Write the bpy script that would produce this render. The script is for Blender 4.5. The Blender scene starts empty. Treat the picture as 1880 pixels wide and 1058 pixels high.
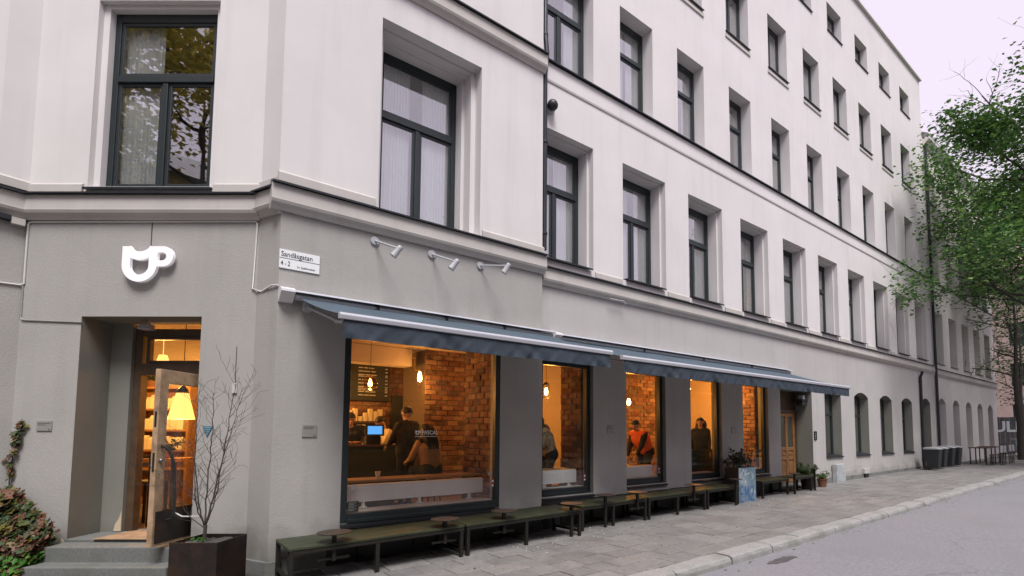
import bpy, bmesh, math, random
from mathutils import Vector, Matrix
random.seed(7)
S = bpy.context.scene
COL = S.collection
R = math.radians

# ------------------------------------------------------------------ camera
cam_d = bpy.data.cameras.new('camera'); cam = bpy.data.objects.new('camera', cam_d); COL.objects.link(cam)
rt = Vector((0.76721, -0.64139, 0.00101)); fw = Vector((0.63979, 0.76540, 0.06953)); up = Vector((-0.04537, -0.05270, 0.99758))
mw = Matrix((rt, up, -fw)).transposed().to_4x4(); mw.translation = (0.0, -7.4, 1.65)
cam.matrix_world = mw
cam_d.sensor_width = 36; cam_d.lens = 18.364; cam_d.shift_x = -0.0585; cam_d.shift_y = 0.1064
cam_d.clip_start = 0.05; cam_d.clip_end = 3000
S.camera = cam

# ------------------------------------------------------------------ world, sun, exposure
W = bpy.data.worlds.new('World'); S.world = W; W.use_nodes = True
nt = W.node_tree; nt.nodes.clear()
wo = nt.nodes.new('ShaderNodeOutputWorld'); bg = nt.nodes.new('ShaderNodeBackground')
sky = nt.nodes.new('ShaderNodeTexSky'); sky.sky_type = 'NISHITA'; sky.sun_disc = False
sky.sun_elevation = R(59); sky.sun_rotation = math.atan2(-0.30, -0.66)
mix = nt.nodes.new('ShaderNodeMix'); mix.data_type = 'RGBA'
mix.inputs[0].default_value = 0.88
mix.inputs[7].default_value = (7.1, 6.2, 7.3, 1)          # thin bright overcast over the blue
nt.links.new(sky.outputs[0], mix.inputs[6]); nt.links.new(mix.outputs[2], bg.inputs[0])
bg.inputs[1].default_value = 0.083
nt.links.new(bg.outputs[0], wo.inputs[0])
sun_d = bpy.data.lights.new('sun', 'SUN'); sun_d.energy = 2.3; sun_d.angle = R(25); sun_d.color = (1.0, 0.97, 0.955)
sun = bpy.data.objects.new('sun', sun_d); COL.objects.link(sun)
sun.rotation_euler = Vector((0.30, 0.66, -1.20)).to_track_quat('-Z', 'Y').to_euler()
S.view_settings.view_transform = 'Standard'; S.view_settings.look = 'None'
S.view_settings.exposure = 0.82; S.view_settings.gamma = 1.0; S.view_settings.use_curve_mapping = False
S.render.engine = 'CYCLES'
S.cycles.use_denoising = True
S.cycles.max_bounces = 8; S.cycles.transparent_max_bounces = 24; S.cycles.diffuse_bounces = 4
S.cycles.sample_clamp_indirect = 6.0
try: S.cycles.use_light_tree = True
except Exception: pass

# ------------------------------------------------------------------ materials
def mat(name, col, rough=0.7, metal=0.0, noise=None, bump=None, spec=0.5, emit=None, trans=0.0, streak=None, blotch=None, crack=None, splash=None):
    """noise=(scale, amount) value variation; bump=(scale, strength, distance); streak=(amount) vertical run-off stains; blotch=(scale, colour, amount)"""
    m = bpy.data.materials.new(name); m.use_nodes = True
    n = m.node_tree.nodes; l = m.node_tree.links; b = n['Principled BSDF']
    b.inputs['Base Color'].default_value = (*col, 1); b.inputs['Roughness'].default_value = rough
    b.inputs['Metallic'].default_value = metal; b.inputs['Specular IOR Level'].default_value = spec
    if trans: b.inputs['Transmission Weight'].default_value = trans
    if emit: b.inputs['Emission Color'].default_value = (*emit[0], 1); b.inputs['Emission Strength'].default_value = emit[1]
    geo = n.new('ShaderNodeNewGeometry'); cur = None
    def tex(scale, detail=4, vec=None):
        t = n.new('ShaderNodeTexNoise'); t.inputs['Scale'].default_value = scale; t.inputs['Detail'].default_value = detail
        l.new(vec if vec is not None else geo.outputs['Position'], t.inputs['Vector']); return t
    def mixcol(fac_out, colB, prev):
        x = n.new('ShaderNodeMix'); x.data_type = 'RGBA'; l.new(fac_out, x.inputs[0])
        if prev is None: x.inputs[6].default_value = (*col, 1)
        else: l.new(prev, x.inputs[6])
        x.inputs[7].default_value = (*colB, 1); return x.outputs[2]
    def ramp(src, lo, hi, amt):
        r = n.new('ShaderNodeMapRange'); r.inputs[1].default_value = lo; r.inputs[2].default_value = hi; r.inputs[4].default_value = amt
        l.new(src, r.inputs[0]); return r.outputs[0]
    if noise:
        t = tex(noise[0], 6); k = noise[1]
        cur = mixcol(ramp(t.outputs[0], 0.3, 0.7, 1.0), tuple(c*(1-k) for c in col), cur)
        t2 = tex(noise[0]*7.3, 3)
        cur = mixcol(ramp(t2.outputs[0], 0.45, 0.75, 0.6*k), tuple(min(1, c*1.25+0.02) for c in col), cur)
    if blotch:
        t = tex(blotch[0], 5); cur = mixcol(ramp(t.outputs[0], 0.5, 0.68, blotch[2]), blotch[1], cur)
    if streak:
        mp = n.new('ShaderNodeMapping'); mp.inputs['Scale'].default_value = (5.0, 5.0, 0.35); l.new(geo.outputs['Position'], mp.inputs[0])
        t = tex(1.0, 6, mp.outputs[0]); cur = mixcol(ramp(t.outputs[0], 0.52, 0.8, streak), tuple(c*0.62 for c in col), cur)
        mp2 = n.new('ShaderNodeMapping'); mp2.inputs['Scale'].default_value = (0.5, 0.5, 0.8); l.new(geo.outputs['Position'], mp2.inputs[0])
        t = tex(1.0, 3, mp2.outputs[0]); cur = mixcol(ramp(t.outputs[0], 0.4, 0.75, streak*0.6), (col[0]*0.80, col[1]*0.80, col[2]*0.76), cur)
    if splash:
        sx = n.new('ShaderNodeSeparateXYZ'); l.new(geo.outputs['Position'], sx.inputs[0])
        t = tex(3.2, 6); ad = n.new('ShaderNodeMath'); ad.operation = 'MULTIPLY_ADD'; ad.inputs[1].default_value = -0.9; l.new(t.outputs[0], ad.inputs[0]); l.new(sx.outputs['Z'], ad.inputs[2])
        mr = n.new('ShaderNodeMapRange'); mr.inputs[1].default_value = 0.12; mr.inputs[2].default_value = -0.38; mr.inputs[4].default_value = splash; l.new(ad.outputs[0], mr.inputs[0])
        cur = mixcol(mr.outputs[0], (0.13, 0.125, 0.105), cur)
    if crack:
        v = n.new('ShaderNodeTexVoronoi'); v.feature = 'DISTANCE_TO_EDGE'; v.inputs['Scale'].default_value = 0.24
        t = tex(1.7, 5); va = n.new('ShaderNodeVectorMath'); va.operation = 'MULTIPLY_ADD'; va.inputs[1].default_value = (0.9, 0.9, 0.9); l.new(t.outputs['Color'], va.inputs[0]); l.new(geo.outputs['Position'], va.inputs[2]); l.new(va.outputs[0], v.inputs['Vector'])
        mr = n.new('ShaderNodeMapRange'); mr.inputs[1].default_value = 0.007; mr.inputs[2].default_value = 0.002; mr.inputs[4].default_value = crack; l.new(v.outputs['Distance'], mr.inputs[0])
        tm = tex(0.35, 3); mm = n.new('ShaderNodeMath'); mm.operation = 'MULTIPLY'; l.new(mr.outputs[0], mm.inputs[0]); l.new(ramp(tm.outputs[0], 0.48, 0.6, 1.0), mm.inputs[1])
        cur = mixcol(mm.outputs[0], tuple(c*0.35 for c in col), cur)
    if cur is not None: l.new(cur, b.inputs['Base Color'])
    if bump:
        t = tex(bump[0], 5); bp = n.new('ShaderNodeBump'); bp.inputs['Strength'].default_value = bump[1]; bp.inputs['Distance'].default_value = bump[2]
        l.new(t.outputs[0], bp.inputs['Height']); l.new(bp.outputs[0], b.inputs['Normal'])
    return m

def glass_mat(name, tint=(1, 1, 1), refl=1.6, bump=0.0):
    m = bpy.data.materials.new(name); m.use_nodes = True
    n = m.node_tree.nodes; l = m.node_tree.links; n.clear()
    o = n.new('ShaderNodeOutputMaterial'); mx = n.new('ShaderNodeMixShader'); tr = n.new('ShaderNodeBsdfTransparent'); gl = n.new('ShaderNodeBsdfGlossy')
    tr.inputs[0].default_value = (*tint, 1); gl.inputs['Roughness'].default_value = 0.0
    f = n.new('ShaderNodeLayerWeight'); f.inputs[0].default_value = 0.5        # Schlick's reflectance, the same from both sides of the sheet
    pw = n.new('ShaderNodeMath'); pw.operation = 'POWER'; pw.inputs[1].default_value = 5; l.new(f.outputs['Facing'], pw.inputs[0])
    ad = n.new('ShaderNodeMath'); ad.operation = 'MULTIPLY_ADD'; ad.inputs[1].default_value = 0.96; ad.inputs[2].default_value = 0.042; l.new(pw.outputs[0], ad.inputs[0])
    mu = n.new('ShaderNodeMath'); mu.operation = 'MULTIPLY'; mu.use_clamp = True; mu.inputs[1].default_value = refl
    l.new(ad.outputs[0], mu.inputs[0]); l.new(mu.outputs[0], mx.inputs[0]); l.new(tr.outputs[0], mx.inputs[1]); l.new(gl.outputs[0], mx.inputs[2]); l.new(mx.outputs[0], o.inputs[0])
    if bump:
        t = n.new('ShaderNodeTexNoise'); t.inputs['Scale'].default_value = 1.4; t.inputs['Detail'].default_value = 1
        g = n.new('ShaderNodeNewGeometry'); l.new(g.outputs['Position'], t.inputs['Vector'])
        bp = n.new('ShaderNodeBump'); bp.inputs['Strength'].default_value = bump; bp.inputs['Distance'].default_value = 0.02
        l.new(t.outputs[0], bp.inputs['Height']); l.new(bp.outputs[0], gl.inputs['Normal'])
    return m

def leaf_mat(name, cols, rough=0.55):
    m = bpy.data.materials.new(name); m.use_nodes = True
    n = m.node_tree.nodes; l = m.node_tree.links; b = n['Principled BSDF']; b.inputs['Roughness'].default_value = rough
    g = n.new('ShaderNodeNewGeometry'); r = n.new('ShaderNodeValToRGB')
    r.color_ramp.interpolation = 'LINEAR'
    while len(r.color_ramp.elements) < len(cols): r.color_ramp.elements.new(0.5)
    for i, c in enumerate(cols):
        r.color_ramp.elements[i].position = i/max(1, len(cols)-1); r.color_ramp.elements[i].color = (*c, 1)
    l.new(g.outputs['Random Per Island'], r.inputs[0]); l.new(r.outputs[0], b.inputs['Base Color'])
    tl = n.new('ShaderNodeBsdfTranslucent'); l.new(r.outputs[0], tl.inputs[0]); mx = n.new('ShaderNodeMixShader'); mx.inputs[0].default_value = 0.3
    l.new(b.outputs[0], mx.inputs[1]); l.new(tl.outputs[0], mx.inputs[2]); l.new(mx.outputs[0], n['Material Output'].inputs[0])
    return m

M = {}
M['plaster_up'] = mat('smooth_pink_grey_plaster', (0.69, 0.665, 0.655), 0.9, noise=(0.9, 0.08), bump=(70, 0.14, 0.004), streak=0.26, spec=0.2)
M['plaster_low'] = mat('rough_grey_plaster', (0.395, 0.385, 0.362), 0.92, noise=(1.3, 0.10), bump=(55, 0.42, 0.009), streak=0.28, splash=0.7, spec=0.2)
M['plaster_wing'] = mat('rough_pale_grey_plaster', (0.47, 0.455, 0.44), 0.92, noise=(1.1, 0.10), bump=(55, 0.40, 0.009), streak=0.30, splash=0.65, spec=0.2)
M['plaster_reveal'] = mat('dark_olive_grey_reveal', (0.215, 0.215, 0.185), 0.92, noise=(1.5, 0.12), bump=(55, 0.40, 0.009), splash=0.5, spec=0.2)  # darker olive grey on the ground floor reveals and door jamb
M['plaster_trim'] = mat('trim_plaster', (0.53, 0.505, 0.475), 0.9, noise=(2.0, 0.10), bump=(60, 0.15, 0.004), streak=0.4, spec=0.2)
M['plinth'] = mat('granite_plinth', (0.20, 0.205, 0.20), 0.85, noise=(30, 0.25), bump=(60, 0.3, 0.006), blotch=(2.5, (0.10, 0.11, 0.09), 0.6))
M['flash'] = mat('dark_flashing_metal', (0.035, 0.038, 0.045), 0.45, 0.5, noise=(5, 0.3))
M['frame'] = mat('dark_green_black_frame_paint', (0.018, 0.027, 0.029), 0.42, noise=(8, 0.2))
M['black'] = mat('black_paint', (0.012, 0.012, 0.012), 0.5)
M['glass'] = glass_mat('window_glass', (0.97, 0.98, 0.98), 6.5, 0.035)
M['shopglass'] = glass_mat('shop_glass', (0.95, 0.96, 0.95), 1.05)
M['curtain'] = mat('white_curtain_cloth', (0.86, 0.89, 0.90), 0.9, noise=(3, 0.1))
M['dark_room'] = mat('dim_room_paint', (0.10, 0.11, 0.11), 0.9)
M['granite'] = mat('granite_steps', (0.17, 0.178, 0.168), 0.8, noise=(45, 0.35), bump=(90, 0.25, 0.003), blotch=(3, (0.11, 0.12, 0.10), 0.5))
M['kerb'] = mat('granite_kerb', (0.32, 0.315, 0.305), 0.85, noise=(35, 0.3), bump=(40, 0.4, 0.008), blotch=(2.2, (0.14, 0.15, 0.11), 0.55))
M['asphalt'] = mat('worn_asphalt', (0.238, 0.236, 0.250), 0.88, noise=(26, 0.30), bump=(90, 0.6, 0.008), blotch=(0.6, (0.19, 0.188, 0.197), 0.7), crack=0.35)
M['soil'] = mat('joint_sand', (0.07, 0.065, 0.06), 0.95, noise=(30, 0.4))
for i, c in enumerate([(0.222, 0.214, 0.202), (0.205, 0.198, 0.188), (0.240, 0.230, 0.217), (0.19, 0.184, 0.176)]):
    M['slab%d' % i] = mat('paving_concrete_%d' % i, c, 0.9, noise=(18, 0.28), bump=(70, 0.35, 0.004), blotch=(2.0, tuple(x*0.62 for x in c), 0.65))
M['tile_pale'] = mat('pale_cobble', (0.52, 0.46, 0.47), 0.9, noise=(20, 0.2), bump=(60, 0.3, 0.004))
M['awning'] = mat('slate_blue_awning_cloth', (0.066, 0.098, 0.128), 0.8, noise=(2.2, 0.25), bump=(350, 0.2, 0.001))
M['valance'] = mat('navy_valance_cloth', (0.036, 0.052, 0.072), 0.8, noise=(3, 0.3), bump=(350, 0.2, 0.001))
M['white'] = mat('white_powder_coat', (0.80, 0.80, 0.82), 0.45, noise=(6, 0.05))
M['bar_grey'] = mat('pale_grey_awning_bar', (0.46, 0.47, 0.51), 0.5, noise=(6, 0.08))
M['grey_metal'] = mat('grey_painted_metal', (0.45, 0.46, 0.48), 0.4, noise=(10, 0.1))
M['bench'] = mat('dark_green_bench_paint', (0.055, 0.075, 0.030), 0.45, noise=(6, 0.3), bump=(25, 0.15, 0.004))
M['bench_top'] = mat('worn_green_bench_paint', (0.036, 0.045, 0.020), 0.5, noise=(4, 0.35), bump=(22, 0.2, 0.004))
M['bench_leg'] = mat('dark_bench_steel', (0.022, 0.020, 0.016), 0.5, 0.3, noise=(9, 0.3))
M['disc'] = mat('rust_brown_steel_disc', (0.075, 0.058, 0.045), 0.5, 0.4, noise=(14, 0.4))
M['corten'] = mat('dark_rusty_steel', (0.030, 0.022, 0.019), 0.5, 0.4, noise=(7, 0.5), blotch=(3, (0.075, 0.035, 0.02), 0.5))
M['bark'] = mat('grey_bark', (0.060, 0.048, 0.042), 0.9, noise=(20, 0.3), bump=(50, 0.5, 0.01))
M['bark2'] = mat('dark_bark', (0.05, 0.042, 0.035), 0.9, noise=(14, 0.3), bump=(30, 0.6, 0.02))
M['oldwood'] = mat('weathered_door_wood', (0.47, 0.32, 0.19), 0.65, noise=(9, 0.4), bump=(30, 0.3, 0.004), blotch=(6, (0.16, 0.10, 0.06), 0.6))
M['darkwood'] = mat('dark_stained_wood', (0.09, 0.055, 0.03), 0.5, noise=(6, 0.4))
M['oak'] = mat('brown_door_wood', (0.26, 0.125, 0.048), 0.5, noise=(7, 0.4), bump=(20, 0.2, 0.004))
M['counterwood'] = mat('window_table_wood', (0.34, 0.20, 0.10), 0.45, noise=(5, 0.3))
M['steel'] = mat('brushed_steel', (0.5, 0.5, 0.5), 0.3, 1.0, noise=(20, 0.1))
M['brass'] = mat('brass', (0.55, 0.38, 0.15), 0.35, 1.0)
M['sign_white'] = mat('enamel_white', (0.80, 0.82, 0.82), 0.3)
M['ink'] = mat('black_enamel', (0.01, 0.012, 0.015), 0.4)
M['cup'] = mat('white_acrylic_sign', (0.92, 0.90, 0.93), 0.35, emit=((1.0, 0.95, 1.0), 0.10))
M['plaque'] = mat('grey_plaque', (0.36, 0.36, 0.33), 0.4, 0.3, noise=(15, 0.15))
M['cable'] = mat('white_cable', (0.60, 0.59, 0.58), 0.5)
M['teal'] = mat('teal_enamel', (0.05, 0.17, 0.22), 0.5, noise=(30, 0.3))
M['teal_lt'] = mat('pale_teal_print', (0.25, 0.42, 0.46), 0.5)
M['ceil'] = mat('warm_white_ceiling', (0.62, 0.52, 0.42), 0.9, noise=(1, 0.05))
M['inplaster'] = mat('interior_plaster', (0.58, 0.47, 0.33), 0.9, noise=(2, 0.12))
M['floorwood'] = mat('interior_floor', (0.14, 0.10, 0.07), 0.6, noise=(4, 0.3))
for i, c in enumerate([(0.27, 0.13, 0.075), (0.20, 0.085, 0.048), (0.36, 0.21, 0.125), (0.13, 0.07, 0.045)]):
    M['brick%d' % i] = mat('old_brick_%d' % i, c, 0.92, noise=(16, 0.35), bump=(45, 0.6, 0.01), blotch=(5, (0.30, 0.22, 0.15), 0.75))
M['mortar'] = mat('mortar', (0.17, 0.125, 0.09), 0.95, noise=(15, 0.3), bump=(40, 0.5, 0.01))
M['menu'] = mat('menu_board', (0.03, 0.036, 0.034), 0.6)
M['menu_text'] = mat('menu_text', (0.75, 0.72, 0.66), 0.6)
M['counter'] = mat('dark_counter_panel', (0.035, 0.042, 0.035), 0.5)
M['paper'] = mat('coffee_bag_paper', (0.78, 0.70, 0.52), 0.8, noise=(8, 0.1))
M['shelfwood'] = mat('shelf_wood', (0.38, 0.19, 0.08), 0.5, noise=(6, 0.2))
M['shade'] = mat('lamp_shade_cloth', (0.85, 0.72, 0.45), 0.9, emit=((1.0, 0.55, 0.14), 1.1))
M['bulb'] = mat('glowing_bulb', (1, 0.8, 0.5), 0.5, emit=((1.0, 0.62, 0.22), 14))
M['smoke_glass'] = glass_mat('amber_globe_glass', (0.85, 0.62, 0.35), 1.2)
M['screen'] = mat('lit_tablet_screen', (0.02, 0.03, 0.05), 0.2, emit=((0.12, 0.42, 0.95), 0.7))
M['skin'] = mat('skin', (0.50, 0.30, 0.21), 0.55)
M['hair'] = mat('dark_hair', (0.018, 0.013, 0.010), 0.6, noise=(60, 0.4))
M['cl_black'] = mat('black_cloth', (0.014, 0.014, 0.018), 0.85, noise=(20, 0.3))
M['cl_tan'] = mat('tan_fleece', (0.40, 0.235, 0.115), 0.95, noise=(25, 0.2))
M['cl_white'] = mat('cream_shirt', (0.72, 0.60, 0.42), 0.85, noise=(20, 0.15))
M['cl_orange'] = mat('orange_vest', (0.80, 0.15, 0.035), 0.85, noise=(15, 0.15))
M['cl_grey'] = mat('grey_knit', (0.20, 0.18, 0.15), 0.95, noise=(30, 0.3))
M['cl_beige'] = mat('beige_patterned_jacket', (0.40, 0.33, 0.22), 0.9, noise=(25, 0.25), blotch=(11, (0.03, 0.03, 0.03), 0.9))
M['cl_navy'] = mat('navy_coat', (0.015, 0.018, 0.030), 0.85)
M['jeans'] = mat('dark_jeans', (0.025, 0.030, 0.045), 0.9, noise=(20, 0.2))
M['eye'] = mat('eye', (0.02, 0.02, 0.02), 0.2)
M['lip'] = mat('lip', (0.42, 0.14, 0.11), 0.5)
M['cup_paper'] = mat('white_cup', (0.8, 0.78, 0.74), 0.5)
M['blue_box'] = mat('pale_blue_sprayed_panel', (0.20, 0.31, 0.38), 0.7, noise=(9, 0.35), blotch=(4, (0.55, 0.60, 0.62), 0.6))
M['spray_blue'] = mat('blue_spray_paint', (0.045, 0.13, 0.34), 0.6)
M['spray_white'] = mat('white_spray_paint', (0.66, 0.70, 0.72), 0.6)
M['box_grey'] = mat('pale_utility_box', (0.45, 0.49, 0.50), 0.6, noise=(6, 0.2), blotch=(7, (0.30, 0.22, 0.15), 0.5))
M['terracotta'] = mat('terracotta_pot', (0.20, 0.085, 0.045), 0.8, noise=(10, 0.2))
M['bin'] = mat('dark_bin_plastic', (0.022, 0.024, 0.026), 0.5)
M['bin_lid'] = mat('grey_bin_lid', (0.40, 0.41, 0.42), 0.5)
M['pinkwall'] = mat('salmon_brick_wall', (0.46, 0.345, 0.30), 0.9, noise=(1.5, 0.2), bump=(6, 0.5, 0.02))
M['farwall'] = mat('pale_far_plaster', (0.68, 0.655, 0.62), 0.9, noise=(0.7, 0.1), streak=0.4)
M['roof'] = mat('grey_roof_tin', (0.24, 0.225, 0.24), 0.6, noise=(2, 0.2))
M['opp'] = mat('opposite_stone', (0.24, 0.225, 0.14), 0.9, noise=(1.2, 0.25), bump=(20, 0.3, 0.01))
M['fence'] = mat('dark_grey_fence_boards', (0.10, 0.10, 0.105), 0.8, noise=(3, 0.3))
M['rubber'] = mat('black_rubber', (0.012, 0.012, 0.012), 0.8)
M['bikepaint'] = mat('pale_blue_bike_paint', (0.35, 0.50, 0.55), 0.4)
M['leaf_tree'] = leaf_mat('street_tree_leaf', [(0.032, 0.085, 0.028), (0.065, 0.155, 0.042), (0.115, 0.23, 0.055), (0.19, 0.31, 0.07)])
M['leaf_yellow'] = leaf_mat('autumn_leaf', [(0.30, 0.33, 0.08), (0.50, 0.42, 0.09), (0.62, 0.48, 0.10), (0.40, 0.40, 0.10)])
M['leaf_ivy'] = leaf_mat('autumn_ivy_leaf', [(0.022, 0.048, 0.014), (0.045, 0.085, 0.020), (0.030, 0.040, 0.016), (0.085, 0.110, 0.025), (0.19, 0.15, 0.025), (0.060, 0.030, 0.022), (0.16, 0.065, 0.035), (0.23, 0.10, 0.06), (0.10, 0.05, 0.03)])
M['leaf_green'] = leaf_mat('fresh_green_leaf', [(0.035, 0.12, 0.015), (0.06, 0.19, 0.025), (0.09, 0.24, 0.03)])
M['leaf_dark'] = leaf_mat('dark_leaf', [(0.012, 0.022, 0.012), (0.022, 0.035, 0.016), (0.04, 0.05, 0.02)])
M['leaf_fern'] = leaf_mat('fern_leaf', [(0.04, 0.09, 0.02), (0.07, 0.14, 0.03), (0.10, 0.15, 0.04)])
M['litter'] = mat('litter_paper', (0.7, 0.68, 0.66), 0.8)
M['rope'] = mat('white_rope', (0.65, 0.63, 0.6), 0.8)
M['lantern'] = mat('dark_lantern_metal', (0.02, 0.02, 0.02), 0.45)
M['sticker_red'] = mat('red_sticker', (0.45, 0.03, 0.05), 0.5)

# ------------------------------------------------------------------ frames and mesh builder
class Fr:
    """u along a wall, d into it (away from the street), z up"""
    def __init__(s, o, u, n): s.o = Vector(o); s.u = Vector(u).normalized(); s.n = Vector(n).normalized()
    def __call__(s, u, d, z): return s.o + s.u*u + s.n*d + Vector((0, 0, z))
F0 = Fr((0, 0, 0), (1, 0, 0), (0, 1, 0))
FM = F0                                                    # long wing facade
FC = Fr((0, -0.12, 0), (1, 0, 0), (0, 1, 0))               # corner block facade
FE = Fr((-1.06, 2.10, 0), (0.7674, -0.6412, 0), (0.6412, 0.7674, 0))   # entrance face
EL = 2.85
FK = Fr((1.13, 0.28, 0), (0.391, -0.920, 0), (0.92, 0.391, 0))
FL = Fr(FE(-.17, 0, 0), (0.949, 0.316, 0), (-0.316, 0.949, 0))
def ground_z(x, y=-1.0):
    g = max(-0.06, 0.012*(min(x, 60)-6.0))
    t = min(1, max(0, (y + 1.0)/1.6)) if x < 1.6 else 0
    t *= min(1, max(0, (1.6 - x)/0.8))
    return g + 0.075*t*t*(3-2*t)

ROOT = {}
def _root(o):
    while o.parent is not None: o = o.parent
    return o
class MB:
    def __init__(s): s.v = []; s.f = []; s.mi = []; s.cur = 0
    def add(s, vs, fs):
        b = len(s.v); s.v += [tuple(p) for p in vs]; s.f += [tuple(b+i for i in f) for f in fs]; s.mi += [s.cur]*len(fs); return s
    def quad(s, a, b, c, d): return s.add([a, b, c, d], [(0, 1, 2, 3)])
    def fbox(s, F, u0, u1, d0, d1, z0, z1, top=None):
        p = [F(u, d, z) for z in (z0, z1) for (u, d) in ((u0, d0), (u1, d0), (u1, d1), (u0, d1))]
        return s.add(p, [(3, 2, 1, 0), (4, 5, 6, 7), (0, 1, 5, 4), (1, 2, 6, 5), (2, 3, 7, 6), (3, 0, 4, 7)])
    def box(s, x0, x1, y0, y1, z0, z1): return s.fbox(F0, x0, x1, y0, y1, z0, z1)
    def prism(s, F, prof, u0, u1):
        """prof: list of (d, z), swept along u"""
        n = len(prof); p = [F(u0, d, z) for d, z in prof] + [F(u1, d, z) for d, z in prof]
        return s.add(p, [tuple(range(n)), tuple(range(2*n-1, n-1, -1))] + [(i, n+i, n+(i+1) % n, (i+1) % n) for i in range(n)])
    def tube(s, pts, r, n=8, cap=True):
        pts = [Vector(p) for p in pts]; rs = r if isinstance(r, (list, tuple)) else [r]*len(pts)
        vs = []; ref = None
        for i, p in enumerate(pts):
            t = (pts[min(i+1, len(pts)-1)] - pts[max(i-1, 0)]).normalized()
            a = (ref - t*ref.dot(t)) if ref is not None else t.orthogonal()
            if a.length < 1e-5: a = t.orthogonal()
            a.normalize(); ref = a; c = t.cross(a)
            for k in range(n):
                an = 2*math.pi*k/n; vs.append(p + (a*math.cos(an) + c*math.sin(an))*rs[i])
        fs = [(i*n+k, i*n+(k+1) % n, (i+1)*n+(k+1) % n, (i+1)*n+k) for i in range(len(pts)-1) for k in range(n)]
        if cap: fs += [tuple(range(n-1, -1, -1)), tuple((len(pts)-1)*n+k for k in range(n))]
        return s.add(vs, fs)
    def lathe(s, c, prof, n=20, axis='z', F=None):
        """prof: list of (radius, height) about a vertical axis at c (or about matrix F)"""
        vs = []
        for r, z in prof:
            for k in range(n):
                a = 2*math.pi*k/n; p = Vector((r*math.cos(a), r*math.sin(a), z)); vs.append((F @ p if F is not None else p) + Vector(c))
        m = len(prof)
        fs = [(i*n+k, i*n+(k+1) % n, (i+1)*n+(k+1) % n, (i+1)*n+k) for i in range(m-1) for k in range(n)]
        fs += [tuple(range(n-1, -1, -1)), tuple((m-1)*n+k for k in range(n))]
        return s.add(vs, fs)
    def sphere(s, c, r, n=12, m=8, sc=(1, 1, 1)):
        prof = [(max(1e-4, math.sin(math.pi*i/m))*r, -math.cos(math.pi*i/m)*r) for i in range(m+1)]
        b = len(s.v); s.lathe((0, 0, 0), prof, n)
        for i in range(b, len(s.v)): p = s.v[i]; s.v[i] = (p[0]*sc[0]+c[0], p[1]*sc[1]+c[1], p[2]*sc[2]+c[2])
        return s
    def poly(s, F, pts, d0, d1):
        """outline pts (u, z) extruded from d0 to d1"""
        n = len(pts); p = [F(u, d0, z) for u, z in pts] + [F(u, d1, z) for u, z in pts]
        return s.add(p, [tuple(range(n)), tuple(range(2*n-1, n-1, -1))] + [(i, n+i, n+(i+1) % n, (i+1) % n) for i in range(n)])
    def build(s, name, m, parent=None, smooth=None, bevel=0):
        me = bpy.data.meshes.new(name)
        off = _root(parent).location if parent is not None else Vector((0, 0, 0))
        me.from_pydata([(x-off.x, y-off.y, z-off.z) for x, y, z in s.v], [], s.f)
        ms = m if isinstance(m, (list, tuple)) else [m]
        for q in ms: me.materials.append(q)
        if len(ms) > 1: me.polygons.foreach_set('material_index', s.mi)
        if smooth:
            me.polygons.foreach_set('use_smooth', [True]*len(me.polygons)); me.set_sharp_from_angle(angle=R(smooth))
        me.update()
        bm = bmesh.new(); bm.from_mesh(me); bmesh.ops.recalc_face_normals(bm, faces=bm.faces); bm.to_mesh(me); bm.free()
        o = bpy.data.objects.new(name, me); COL.objects.link(o)
        if parent is not None: o.parent = parent
        if bevel:
            b = o.modifiers.new('edge', 'BEVEL'); b.width = bevel; b.segments = 2; b.limit_method = 'ANGLE'
        return o

def tag(o, label=None, cat=None, group=None, kind=None):
    if label: o['label'] = label
    if cat: o['category'] = cat
    if group: o['group'] = group
    if kind: o['kind'] = kind
    return o
def thing(name, label, cat, loc=(0, 0, 0), group=None):
    o = bpy.data.objects.new(name, None); o.empty_display_size = 0.1; o.location = loc; COL.objects.link(o)
    return tag(o, label, cat, group)
KIDS = {}
def copy_tree(o, off=(0, 0, 0), parent=None, rotz=None):
    c = o.copy(); COL.objects.link(c)
    if parent is not None: c.parent = parent
    c.location = Vector(o.location) + Vector(off)
    if rotz is not None: c.rotation_euler = (0, 0, rotz)
    for ch in list(o.children): copy_tree(ch, (0, 0, 0), c)
    return c
def text(body, size, F, u, d, z, name, m, parent, xs=1.0, bold=0.0, ext=0.002, shear=0.0, align='LEFT'):
    cu = bpy.data.curves.new('tmp', 'FONT'); cu.body = body; cu.size = size; cu.offset = bold; cu.extrude = ext; cu.shear = shear; cu.align_x = align
    cu.resolution_u = 3
    t = bpy.data.objects.new('tmp', cu); COL.objects.link(t)
    dg = bpy.context.evaluated_depsgraph_get(); me = bpy.data.meshes.new_from_object(t.evaluated_get(dg))
    mb = MB(); mb.add([F(u + v.co.x*xs, d - v.co.z, z + v.co.y) for v in me.vertices], [tuple(p.vertices) for p in me.polygons])
    bpy.data.objects.remove(t); bpy.data.meshes.remove(me); bpy.data.curves.remove(cu)
    return mb.build(name, m, parent)

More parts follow.
